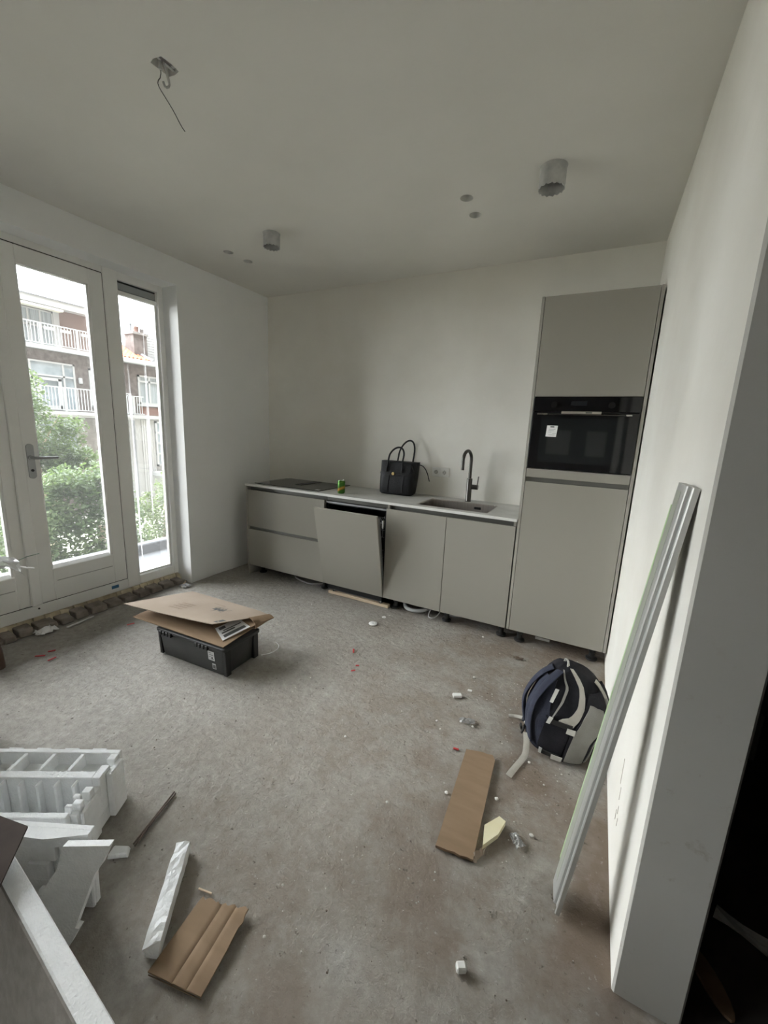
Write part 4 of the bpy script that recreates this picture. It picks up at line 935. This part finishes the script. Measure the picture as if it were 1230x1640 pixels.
for i, (x, y, wh) in enumerate(CH):
    single('plaster_chip', chip_mb(x, y, r.uniform(.006, .010), r), 'chip', 'pale plaster chip '+wh, 'chip', (x, y, 0), 'plaster chips on the floor')
def clear(x, y):
    for a, c, d, e in ((.82, 1.48, -2.0, -1.6), (3.0, 3.417, -1.62, -1.2), (1.15, 1.85, -.58, -.4), (1.85, 2.5, -.55, -.2), (.2, 3.41, -.55, 0), (1.6, 2.35, -3.4, -2.6), (2.2, 2.5, -2.97, -2.68), (2.8, 3.08, -2.28, -1.7), (1.85, 2.0, -2.8, -2.5), (3.2, 3.417, -2.35, -1.9)):
        if a < x < c and d < y < e: return False
    return True
b = MB(); r = random.Random(5)
for i in range(1100):
    x, y = r.uniform(.1, 3.38), r.uniform(-3.3, -.15)
    if (x < 1.6 and y < -2.5) or not clear(x, y): continue
    q = chip_mb(x, y, r.choice((.0015, .002, .002, .003, .003, .005)), r); b.add(q.v, q.f)
for i in range(350):
    x, y = r.gauss(3.1, .25), r.uniform(-2.4, -.7)
    if x < 3.39 and clear(x, y): q = chip_mb(x, y, r.choice((.002, .003, .004)), r); b.add(q.v, q.f)
tag(b.build('rubble_crumbs', 'crumb', kind='stuff'), 'tiny pale rubble crumbs scattered over the concrete floor', 'rubble')
b = MB()
for i in range(300):
    x, y = r.uniform(.1, 3.38), r.uniform(-3.2, -.15)
    if (x < 1.6 and y < -2.5) or not clear(x, y): continue
    q = chip_mb(x, y, r.choice((.0015, .002, .002, .003, .004)), r); b.add(q.v, q.f)
tag(b.build('dirt_crumbs', 'dirt', kind='stuff'), 'dark dirt crumbs scattered over the concrete floor', 'rubble')

# --- dark hall litter
single('paper_sheet', MB().sheet([[Vector((3.70, -2.03, .02)).lerp(Vector((3.86, -2.08, .012)), i/5)+Vector((.02*j/3, .05*j/3, .008*math.sin(i+j))) for i in range(6)] for j in range(4)], .001), 'paper', 'pale torn sheet on the dark hall floor', 'paper', (3.78, -2.05, 0))
single('oval_offcut', MB().loft([[(3.66+.028*math.cos(a)+.03*math.sin(a), -2.215+.075*math.sin(a)*-1, z) for a in np.linspace(0, 2*PI, 17)[:-1]] for z in (.003, .012)]), 'card', 'oval board offcut on the dark hall floor behind the wall end', 'offcut', (3.66, -2.2, 0))
ra = thing('radiator', 'pale ribbed radiator in the dark hall behind the wall end', 'radiator', (4.1, -1.2, 0))
for k in range(8): bx('rib', 'econc', ra, 4.0+.0*k, 4.06, -1.75+k*.09, -1.75+k*.09+.07, .28, .78, bev=.012)
b = MB(); b.box(4.01, 4.05, -1.76, -1.02, .74, .76).build('header', 'econc', ra); MB().box(4.01, 4.05, -1.76, -1.02, .30, .32).build('header', 'econc', ra)
for y in (-1.70, -1.10): bx('pipe', 'econc', ra, 4.02, 4.04, y, y+.02, .003, .3)

# --- wooden trestle at the left edge with plastic draped over it
tr = thing('wooden_trestle', 'dark wooden trestle leg at the left edge of the room', 'trestle', (.25, -2.75, 0))
b = MB(); b.tube([(.255, -2.515, .001), (.262, -2.52, .10), (.272, -2.56, .32), (.31, -2.745, .70)], lambda t: (.020, .026-.004*t), 8); b.build('leg', 'oakd', tr, 30)
b = MB(); b.tube([(.255, -3.05, .001), (.26, -3.04, .10), (.27, -3.0, .32), (.31, -2.86, .70)], .022, 8); b.build('leg', 'oakd', tr, 30)
b = MB(); b.tube([(.90, -2.80, .001), (.89, -2.79, .1), (.86, -2.78, .70)], .022, 8); b.build('leg', 'oakd', tr, 30)
bx('top_board', 'oakd', tr, -.02+.26, .95, -2.95, -2.72, .70, .725, bev=.003)
g = []
r = random.Random(21)
for i in range(9):
    row = []
    for j in range(9):
        u, v_ = i/8, j/8
        row.append((.52+.20*v_+r.uniform(-.01, .01), -2.88+.40*u+r.uniform(-.012, .012)-(.05*v_ if i == 8 else 0), .742+.045*r.random()*math.sin(PI*v_)-(.07*max(0, u-.65)/.35)*(.4+.6*v_)))
    g.append(row)
sheet_o = thing('plastic_sheet', 'crumpled clear plastic sheet hanging off the trestle at the left edge', 'plastic', (.6, -2.6, .73))
MB().sheet(g, .0006).build('sheet', 'sheet', sheet_o)
MB().tube([(.60, -2.66, .70), (.60, -2.53, .70), (.60, -2.47, .73), (.60, -2.40, .735)], .0022, 6, smooth=1).build('green_string', mat('green_string', (.16, .24, .19), .7), sheet_o)
MB().tube([(.61, -2.52, .70), (.61, -2.47, .675), (.61, -2.435, .662)], .0055, 7).build('twisted_end', 'white', sheet_o)

# ================================================================== BACKPACK
bp = thing('backpack', 'navy and grey backpack standing on the floor by the tall cabinet', 'backpack', (3.19, -1.42, 0))
SEC = [(0.002, 3.085, 3.300, -1.555, -1.30), (.012, 3.068, 3.322, -1.572, -1.285), (.06, 3.052, 3.345, -1.580, -1.275), (.12, 3.048, 3.368, -1.582, -1.27), (.18, 3.050, 3.384, -1.578, -1.27), (.23, 3.060, 3.385, -1.568, -1.275),
       (.28, 3.075, 3.372, -1.552, -1.285), (.32, 3.094, 3.352, -1.532, -1.30), (.355, 3.115, 3.325, -1.508, -1.315), (.38, 3.135, 3.290, -1.485, -1.335), (.40, 3.155, 3.245, -1.455, -1.365), (.408, 3.185, 3.215, -1.42, -1.40)]
def bpt(a, z, d=0.):      # a in degrees: -90 faces the camera, 0 the right wall, 180 the straps
    for s0, s1 in zip(SEC[:-1], SEC[1:]):
        if z <= s1[0]: break
    t = min(1, max(0, (z-s0[0])/(s1[0]-s0[0]))); x0, x1, y0, y1 = [s0[k]*(1-t)+s1[k]*t for k in (1, 2, 3, 4)]
    c, s_ = math.cos(math.radians(a)), math.sin(math.radians(a)); ex = .62
    X = math.copysign(abs(c)**ex, c); Y = math.copysign(abs(s_)**ex, s_)
    p = Vector(((x0+x1)/2+(x1-x0)/2*X, (y0+y1)/2+(y1-y0)/2*Y, z))
    w = .004*math.sin(a*.13+z*30)*math.sin(z*9)
    n = Vector((X, Y, .9*max(0, (z-.24)/.17))).normalized(); return p+n*(d+w)
MB().loft([[bpt(360*k/48, s[0]) for k in range(48)] for s in [(q,) for q in (.002, .012, .04, .08, .12, .16, .20, .24, .28, .305, .33, .35, .37, .385, .398, .408)]]).build('main_bag', 'navyd', bp, True)
def patch(name, m, fa0, fa1, z0, z1, d, th, n=12, k=10, parent=None):
    g = [[bpt(fa0(t)+(fa1(t)-fa0(t))*j/k, z0+(z1-z0)*t, d-th) for j in range(k+1)] for t in [i/n for i in range(n+1)]]
    return MB().sheet(g, th).build(name, m, parent or bp, True)
def itp(*kv):
    return lambda z: float(np.interp(z, [k for k, _ in kv], [v_ for _, v_ in kv]))
def zpatch(name, m, l, r_, z0, z1, d, th, n=14, k=8, parent=None):
    return patch(name, m, lambda t: l(z0+(z1-z0)*t), lambda t: r_(z0+(z1-z0)*t), z0, z1, d, th, n, k, parent)
zpatch('front_pocket', 'navyd', itp((.01, -84), (.18, -85), (.30, -70), (.34, -60)), itp((.01, 20), (.34, 10)), .012, .335, .016, .018)
zpatch('grey_panel', 'gfab', itp((.01, -82), (.18, -83), (.24, -77), (.30, -66)), itp((.01, -45), (.06, -54), (.13, -60), (.19, -46), (.24, -34), (.28, -38), (.30, -60)), .016, .300, .020, .005)
zpatch('zip', 'gfab', itp((.01, -40), (.06, -47), (.13, -52), (.19, -36), (.24, -22), (.30, -20)), itp((.01, -36), (.06, -43), (.13, -48), (.19, -31), (.24, -16), (.30, -14)), .02, .31, .021, .004, k=2)
zpatch('side_panel', 'navy', itp((.0, -178), (.4, -178)), itp((.03, -108), (.2, -103), (.35, -110)), .03, .355, .006, .008)
zpatch('side_pocket', 'navyd', itp((.03, -110), (.17, -107)), itp((.03, -86), (.17, -86)), .035, .185, .012, .012)
zpatch('centre_strip', 'tan', itp((.2, -93), (.28, -83), (.345, -80), (.40, -84)), itp((.2, -85), (.28, -74), (.345, -71), (.40, -70)), .195, .400, .012, .006, n=18, k=4)
zpatch('upper_zip', 'gfab', itp((.20, -100), (.28, -94), (.34, -92), (.39, -100)), itp((.20, -98.5), (.28, -92), (.34, -90), (.39, -96)), .20, .392, .010, .004, n=16, k=2)
zpatch('rear_strip', 'tan', itp((.3, -18), (.37, -20)), itp((.3, -6), (.37, -6)), .285, .365, .018, .004, n=6, k=3)
for z, a0, a1, dz in ((.195, -101, -86, -.012), (.030, -104, -88, -.002)):
    s_ = patch('compression_strap', 'black', lambda t: a0, lambda t: a1, z-.010, z+.012, .022, .006, n=2, k=10)
    patch('pale_tab', 'buckle', lambda t: a0-2+2*t, lambda t: a0+2.5+2*t, z-.012, z+.022, .025, .003, n=2, k=3, parent=s_)
    patch('pale_tab', 'buckle', lambda t: a1-3, lambda t: a1+2.5, z-.014+dz, z+.012+dz, .028, .003, n=2, k=3, parent=s_)
MB().tube([bpt(-112, .385, .004), bpt(-118, .365, .014), bpt(-130, .31, .020), bpt(-136, .24, .022), bpt(-136, .155, .020), bpt(-130, .05, .012)], lambda t: (.027-.005*t, .010), 10, flat=Vector((.3, .9, .3)), smooth=2).build('shoulder_strap', 'navy', bp, True)
MB().tube([bpt(-160, .385, .004), bpt(-170, .34, .018), bpt(-176, .27, .026), bpt(-178, .18, .026), bpt(-178, .06, .010)], lambda t: (.026, .010), 10, flat=Vector((0, 1, 0)), smooth=2).build('shoulder_strap', 'navy', bp, True)
patch('pale_tab', 'buckle', lambda t: -107+2*t, lambda t: -102+3*t, .27, .325, .014, .003, n=4, k=3)
MB().tube([bpt(-136, .075, .020), Vector((3.075, -1.600, .045)), Vector((3.078, -1.63, .012)), Vector((3.070, -1.66, .006)), Vector((3.045, -1.74, .006)), Vector((3.032, -1.79, .006))], lambda t: (.0135, .0016), 8, flat=Vector((1, 0, 0)), smooth=2).build('webbing_strap', 'tan', bp, True)
MB().tube([bpt(-168, .07, .01), (3.035, -1.40, .03), (3.00, -1.375, .010), (2.955, -1.387, .006)], lambda t: (.008, .002), 8, flat=Vector((0, 1, 0)), smooth=2).build('webbing_strap', 'tan', bp, True)
for p, q in (((3.028, -1.42, .03), (3.036, -1.415, .06)), ((3.042, -1.53, .045), (3.052, -1.535, .085)), ((3.035, -1.49, .035), (3.03, -1.50, .06))): MB().tube([p, q], (.012, .006), 8, flat=Vector((0, 1, 0))).build('buckle', 'black', bp)
MB().tube([(3.185, -1.40, .402), (3.187, -1.415, .428), (3.197, -1.43, .430), (3.205, -1.435, .404)], (.006, .0025), 8, flat=Vector((1, 0, 0)), smooth=1).build('top_loop', 'buckle', bp, True)
MB().tube([(3.20, -1.44, .400), (3.20, -1.437, .43)], .004, 6).build('zip_pull', 'buckle', bp)

# ================================================================== OUTSIDE
XD = -18.0
ter = struct(MB().box(-1.50, -.245, -5.5, 2.6, -.24, -.12).box(-1.62, -1.495, -5.5, 2.6, -.24, .0, bev=.012).build('floor_terrace', 'granule'))
# unseen rest of this block, added and made tall to shade the courtyard
b = MB(); b.box(-.30, 11, -80, YB-.1, -3, 40); b.box(-.30, 11, .12, 80, -3, 40); b.box(-.30, 11, YB-.1, .12, H+.25, 40); b.box(-.30, 11, YB-.1, .12, -3, -.26)
struct(b.build('shade_block', mat('low_bounce_brick', (.09, .075, .065), .9, c2=(.13, .11, .095), nscale=4)))  # brick kept dark so little light bounces back across the courtyard
struct(MB().box(-60, -.6, -40, 40, -3.1, -3.0).build('ground', 'gravel'))

def wall_box(name, m, parent, y0, y1, z0, z1, x0=XD-.25, x1=XD): return bx(name, m, parent, x0, x1, y0, y1, z0, z1)
def brick_courses(parent, y0, y1, z0, z1, m, holes=()):
    b = MB(); k = 0
    z = z0
    while z < z1-.05:
        y = y0+(.11 if k % 2 else 0)
        while y < y1-.2:
            if not any(a-.22 < y < c+.02 and d-.07 < z < e+.02 for a, c, d, e in holes):
                j = random.uniform(.004, .022); b.add([(XD+j, y, z), (XD+j, y+.20, z), (XD+j, y+.20, z+.055), (XD+j, y, z+.055), (XD, y, z), (XD, y+.20, z), (XD, y+.20, z+.055), (XD, y, z+.055)],
                                                         [(0, 1, 2, 3), (3, 2, 6, 7), (1, 5, 6, 2), (0, 4, 5, 1)])
            y += .22
        z += .075; k += 1
    o = b.build('brickwork', m, parent, kind='stuff'); return o
def ewin(parent, y0, y1, z0, z1, x=XD, mull=(), trans=(), pane='eglass', fwid=.07):
    b = MB(); b.box(x-.05, x+.05, y0, y1, z1-fwid, z1); b.box(x-.05, x+.05, y0, y1, z0, z0+fwid); b.box(x-.05, x+.05, y0, y0+fwid, z0, z1); b.box(x-.05, x+.05, y1-fwid, y1, z0, z1)
    f = b.build('window', 'ewhite', parent)
    for m_ in mull: bx('mullion', 'ewhite', f, x-.05, x+.055, m_-fwid*.5, m_+fwid*.5, z0, z1)
    for t_ in trans: bx('transom', 'ewhite', f, x-.05, x+.055, y0, y1, t_-fwid*.5, t_+fwid*.5)
    yy = [y0+fwid]+sorted(mull)+[y1-fwid]
    for a, c in zip(yy[:-1], yy[1:]): bx('pane', pane, f, x-.02, x+.005, a, c, z0+fwid, z1-fwid)
    return f
def railing(parent, y0, y1, zb, zt, x, step=.12, post=1.35):
    rl = MB(); rl.box(x-.02, x+.02, y0, y1, zt-.04, zt); rl.box(x-.015, x+.015, y0, y1, zb+.05, zb+.08)
    o = rl.build('railing', 'erail', parent); b = MB(); y = y0
    while y < y1: bx('baluster', 'erail', o, x-.011, x+.011, y-.011, y+.011, zb+.05, zt-.02); y += step
    y = y0+.3
    while y < y1: bx('post', 'ewhite', o, x-.03, x+.03, y-.04, y+.04, zb-.02, zt); y += post
    return o

ba = thing('apartment_building', 'brick apartment block with white balconies, seen through the left pane', 'building', (XD, 4.5, -3))
wall_box('wall', 'ebrick', ba, -4, 8.9, -3, 4.22)
DW = (5.10, 7.0, 1.70, 3.76); NW = (7.50, 8.35, 1.9, 3.66)
brick_courses(ba, 4.8, 8.9, 1.70, 4.2, 'ebrick', (DW, NW))
f = ewin(ba, 4.2, 7.0, 1.72, 3.74, mull=(5.35, 6.55), trans=(3.16,))
for y0, y1 in ((4.65, 5.45), (5.52, 6.42)):
    b = MB(); b.box(XD+.03, XD+.09, y0, y0+.12, 1.75, 3.05); b.box(XD+.03, XD+.09, y1-.12, y1, 1.75, 3.05); b.box(XD+.03, XD+.09, y0, y1, 2.95, 3.07); b.box(XD+.03, XD+.09, y0, y1, 1.75, 1.92); b.build('door_frame', 'ewhite', f)
ewin(ba, 7.58, 8.3, 1.95, 3.66, mull=(7.95,), trans=(3.1,), pane='curtain')
bx('wall_lamp', 'ewhite', ba, XD+.02, XD+.15, 7.12, 7.24, 2.95, 3.2, bev=.02)
wall_box('slab', 'ewhite', ba, -4, 8.9, 4.19, 4.37, XD-.25, XD+.22)
railing(ba, 4.2, 8.85, 4.37, 5.25, XD+.12)
for y in (5.95, 6.55, 7.35): bx('sign_strip', 'ewhite', ba, XD+.14, XD+.16, y, y+.42, 5.0, 5.12)
XB = XD-1.5
bx('wall', 'ebrickp', ba, XB-.2, XB, -4, 8.9, 4.30, 6.3)
bx('glazed_front', 'eglass', ba, XB-.02, XB+.03, 4.2, 7.05, 4.38, 6.05)
f = ewin(ba, 4.2, 7.05, 4.38, 6.05, x=XB+.05, mull=(5.5, 6.1, 6.55), trans=(5.35,), pane='curtain', fwid=.06)
bx('corner_post', 'ewhite', ba, XB, XB+.12, 7.05, 7.28, 4.38, 6.15)
bx('roof_edge', 'ewhite', ba, XB-.6, XB+.45, -4, 8.9, 6.22, 6.52); bx('roof_edge', 'lead', ba, XB-.6, XB+.48, -4, 8.9, 6.52, 6.56)
bx('awning', mat('awning_beige', (.50, .49, .42), .7), ba, XB+.1, XB+.5, 4.2, 7.3, 6.08, 6.18)
wall_box('slab', 'ewhite', ba, -4, 8.9, 1.45, 1.69, XD-.2, XD+1.1); bx('slab_lip', 'ewhite', ba, XD+1.1, XD+1.16, -4, 8.9, 1.55, 1.66)
railing(ba, 4.4, 8.85, 1.69, 2.68, XD+1.02)
b = MB(); b.box(XD-.2, XD+.05, 6.9, 8.9, -3, 1.42); b.build('rendered_wall', 'econc', ba)
ewin(ba, 5.4, 6.9, -.9, 1.38, mull=(6.15,), trans=(.8,))
bx('door_panel', 'ewhite', ba, XD, XD+.06, 7.9, 8.5, -3, 1.2, bev=.01)

bh = thing('brick_house', 'brick house with orange tiled roof and chimney, seen through the right pane', 'building', (XD, 11, -3))
wall_box('wall', 'ebrick', bh, 8.905, 14.5, -3, 4.2)
RW = (9.80, 11.55, 2.1, 3.74)
brick_courses(bh, 8.95, 11.8, 1.72, 4.18, 'ebrick', (RW,))
ewin(bh, 9.84, 11.5, 2.27, 3.70, mull=(10.43, 11.0), trans=(3.40,), pane='curtain', fwid=.09)
bx('window_sill', 'ewhite', bh, XD, XD+.10, 9.78, 11.55, 2.17, 2.27)
bx('brick_apron', 'ebrickr', bh, XD+.02, XD+.04, 9.84, 11.5, 1.72, 2.12)
bx('gutter', 'ewhite', bh, XD-.1, XD+.30, 8.91, 14.5, 4.20, 4.42, bev=.02)
railing(bh, 8.95, 9.78, 1.69, 2.62, XD+.5); bx('balcony_slab', 'econc', bh, XD, XD+.6, 8.92, 9.85, 1.62, 1.72)
# tiled roof slope: each tile a curved piece
b = MB(); rows, cols = 7, 12
for r_ in range(rows):
    for c_ in range(cols):
        y = 8.93+c_*.20; z = 4.43+r_*.115; x = XD+.22-r_*.24
        if y > 10.35-(r_*.05): continue
        n = 6; vs = []
        for e_ in (0, 1):
            for k in range(n+1):
                u = k/n; vs.append((x-.30*e_, y+.21*u, z+.155*e_+.045*math.sin(PI*2*u)+.03*(1-e_)))
        vs += [(v_[0], v_[1], v_[2]-.03) for v_ in vs[:n+1]]
        fs = [(k, k+1, n+2+k, n+1+k) for k in range(n)]+[(k, 2*n+2+k, 2*n+3+k, k+1) for k in range(n)]
        b.add(vs, fs)
b.build('roof_tiles', 'tile', bh, True, kind='stuff')
b = MB(); b.hexa([(XD+.15, 8.92, 4.40), (XD+.15, 10.5, 4.40), (XD-1.9, 10.2, 5.32), (XD-1.9, 8.92, 5.32), (XD+.15, 8.92, 4.42), (XD+.15, 10.5, 4.42), (XD-1.9, 10.2, 5.35), (XD-1.9, 8.92, 5.35)]); b.build('roof_deck', 'tile', bh)
bx('ridge', 'tile', bh, XD-1.75, XD-1.45, 8.92, 10.1, 5.24, 5.36, bev=.05)
b = MB(); b.tube([(XD-1.45, 10.02, 5.32), (XD+.25, 10.56, 4.48)], (.07, .03), 6); b.build('flashing', 'lead', bh)
chm = bx('chimney', 'ebrick', bh, XD-1.1, XD-.35, 10.02, 10.72, 4.45, 5.72)
bx('cap', 'econc', chm, XD-1.18, XD-.27, 9.95, 10.79, 5.72, 5.84)
MB().lathe((XD-.7, 10.12, 5.84), [(.05, 0), (.05, .35), (.09, .38), (.07, .45), (.01, .58)], 12).build('chimney_pot', 'lead', chm, True)
for y, x in ((10.36, XD-.6), (10.46, XD-.85)): MB().lathe((x, y, 5.84), [(.11, 0), (.09, .2), (.11, .23), (.11, .30)], 12).build('chimney_pot', 'ebrickr', chm, True)
MB().lathe((XD-.7, 10.70, 5.84), [(.10, 0), (.10, .2), (.11, .25)], 12).build('chimney_pot', 'ebrick', chm, True)
an = MB(); an.tube([(XD-.7, 10.66, 5.9), (XD-.7, 10.66, 6.55)], .02, 6)
for z in (6.5, 6.38): an.tube([(XD-.7, 10.45, z+.04), (XD-.7, 10.92, z-.04)], .025, 6)
an.build('antenna', 'lead', chm)
sd_ = bx('dormer_wall', 'ewhite', bh, XD-1.4, XD-.9, 10.72, 13.5, 4.42, 5.86)
for k in range(11): bx('siding_board', 'ewhite', sd_, XD-.90, XD-.87, 10.72, 13.5, 4.44+k*.13, 4.555+k*.13, bev=.006)
# planked extension
ex = bx('extension_wall', 'ewhite', bh, XD+.1, XD+.5, 8.95, 13.5, -3, 1.6)
bx('extension_edge', 'ewhite', ex, XD+.05, XD+.62, 8.92, 13.5, 1.52, 1.70)
for k in range(16):
    y = 9.55+k*.115
    if y > 10.15: continue
    bx('plank', 'ewhite', ex, XD+.5, XD+.53, y, y+.105, -2.9, 1.5, bev=.008)
ewin(bh, 10.25, 11.6, -.9, 1.42, x=XD+.55, mull=(10.85,), trans=(.85, .30, -.25), fwid=.09)
bx('drain_pipe', 'lead', bh, XD+.55, XD+.62, 9.10, 9.17, -3, 1.5)
bx('orange_box', 'orange', bh, XD+1.0, XD+1.25, 10.30, 10.66, -1.15, -.80, bev=.02)
bx('box_shelf', 'ewhite', bh, XD+.6, XD+1.3, 9.9, 11.2, -1.35, -1.16)

def foliage(name, parent, blobs, n, size, m, seed):
    rng = np.random.default_rng(seed)
    w = np.array([b_[3]*b_[4]*b_[5] for b_ in blobs])**.75; w /= w.sum()
    idx = rng.choice(len(blobs), n, p=w); B = np.array(blobs)[idx]
    d = rng.normal(size=(n, 3)); d /= np.linalg.norm(d, axis=1)[:, None]
    rad = rng.random(n)**.42
    P = B[:, :3]+d*rad[:, None]*B[:, 3:6]
    # clump the leaves on twigs
    tw = np.sin(P[:, 0]*9+P[:, 2]*7)+np.sin(P[:, 1]*11+P[:, 2]*8.3)+np.sin(P[:, 2]*10-P[:, 0]*6)
    P = P[tw > -1.1]; n = len(P)
    a = rng.normal(size=(n, 3)); a[:, 2] *= .5; a /= np.linalg.norm(a, axis=1)[:, None]
    c = np.cross(a, rng.normal(size=(n, 3))+np.array([0, 0, .8])); c /= np.linalg.norm(c, axis=1)[:, None]
    s = size*rng.uniform(.6, 1.3, n)[:, None]
    nn = np.cross(a, c)
    V = np.stack([P-a*s, P+c*s*.5+nn*s*.12, P+a*s, P-c*s*.5+nn*s*.12], 1).reshape(-1, 3)
    off = np.array(OFF[parent.name]); V = V-off
    me = bpy.data.meshes.new(name); me.vertices.add(4*n); me.vertices.foreach_set('co', V.astype(np.float32).ravel())
    me.loops.add(4*n); me.loops.foreach_set('vertex_index', np.arange(4*n, dtype=np.int32))
    me.polygons.add(n); me.polygons.foreach_set('loop_start', np.arange(0, 4*n, 4, dtype=np.int32)); me.polygons.foreach_set('loop_total', np.full(n, 4, dtype=np.int32))
    me.update(calc_edges=True); me.materials.append(M[m]); o = bpy.data.objects.new(name, me); COL.objects.link(o); o.parent = parent; o['kind'] = 'stuff'
    return o
t = thing('garden_tree', 'tall leafy tree with pale trunk outside the left pane', 'tree', (-5.2, 0.018, -3))
MB().tube([(-5.2, 0.074, -3), (-5.2, 0.13, -1.296), (-5.2, 0.097, -0.176), (-5.2, 0.007, 0.608), (-5.256, -0.038, 1.616)], lambda q: .075-.045*q, 9).build('trunk', 'bark', t, True)
for pts in ([(-5.2, 0.108, -0.176), (-5.144, 0.41, 0.328), (-5.088, 0.746, 0.776)], [(-5.2, 0.074, 0.384), (-5.312, -0.318, 1.168)], [(-5.2, 0.041, 0.832), (-5.2, 0.41, 1.504)]): MB().tube(pts, lambda q: .022-.014*q, 7, smooth=1).build('branch', 'bark', t, True)
foliage('foliage', t, [(-5.256, -0.094, 1.784, 0.47, 0.392, 0.47), (-5.312, 0.018, 1.112, 0.56, 0.538, 0.56), (-5.2, 0.354, 0.888, 0.504, 0.448, 0.426), (-5.088, 0.69, 0.664, 0.392, 0.392, 0.28), (-5.312, -0.43, 0.72, 0.56, 0.504, 0.784), (-5.088, 0.545, 1.28, 0.28, 0.224, 0.224), (-5.2, -0.206, 2.12, 0.28, 0.224, 0.28), (-5.312, 0.298, 0.664, 0.448, 0.56, 0.336)], 12500, .036, 'leafd', 1)
t = thing('garden_hedge', 'dense green hedge beyond the terrace below the tall tree', 'hedge', (-3.496, -0.053, -3))
MB().tube([(-3.589, -0.053, -3), (-3.589, -0.007, -1.293), (-3.496, 0.04, -0.177)], .05, 8).build('stem', 'bark', t, True)
foliage('foliage', t, [(-3.589, -0.751, -0.223, 0.465, 0.512, 0.605), (-3.496, -0.193, -0.409, 0.512, 0.465, 0.651), (-3.403, 0.272, -0.316, 0.465, 0.391, 0.698), (-3.496, 0.133, 0.307, 0.419, 0.391, 0.372), (-3.589, -0.379, 0.102, 0.372, 0.372, 0.391), (-3.403, -0.1, -1.014, 0.558, 0.837, 0.558), (-3.589, 0.337, 0.474, 0.279, 0.233, 0.279), (-3.496, -1.076, -0.456, 0.558, 0.558, 0.744), (-3.589, -0.1, 0.521, 0.372, 0.512, 0.326), (-3.589, -0.518, 0.428, 0.372, 0.372, 0.326)], 25000, .034, 'leafd', 2)
t = thing('garden_shrub', 'light green shrub with upright shoots outside the narrow right pane', 'shrub', (-4.576, 1.785, -3))
MB().tube([(-4.576, 1.785, -3), (-4.576, 1.731, -1.413), (-4.576, 1.893, 0.099)], .04, 8).build('stem', 'bark', t, True)
foliage('foliage', t, [(-4.576, 1.623, -0.711, 0.54, 0.54, 0.594), (-4.576, 2.055, -0.495, 0.54, 0.486, 0.648), (-4.576, 1.407, -0.279, 0.324, 0.238, 0.302), (-4.576, 1.947, 0.099, 0.324, 0.27, 0.41), (-4.576, 2.196, 0.293, 0.216, 0.216, 0.346), (-4.576, 1.677, -1.305, 0.648, 0.864, 0.54), (-4.576, 1.483, 0.013, 0.13, 0.108, 0.151), (-4.576, 2.541, -0.549, 0.54, 0.54, 0.756)], 11500, .034, 'leafl', 3)
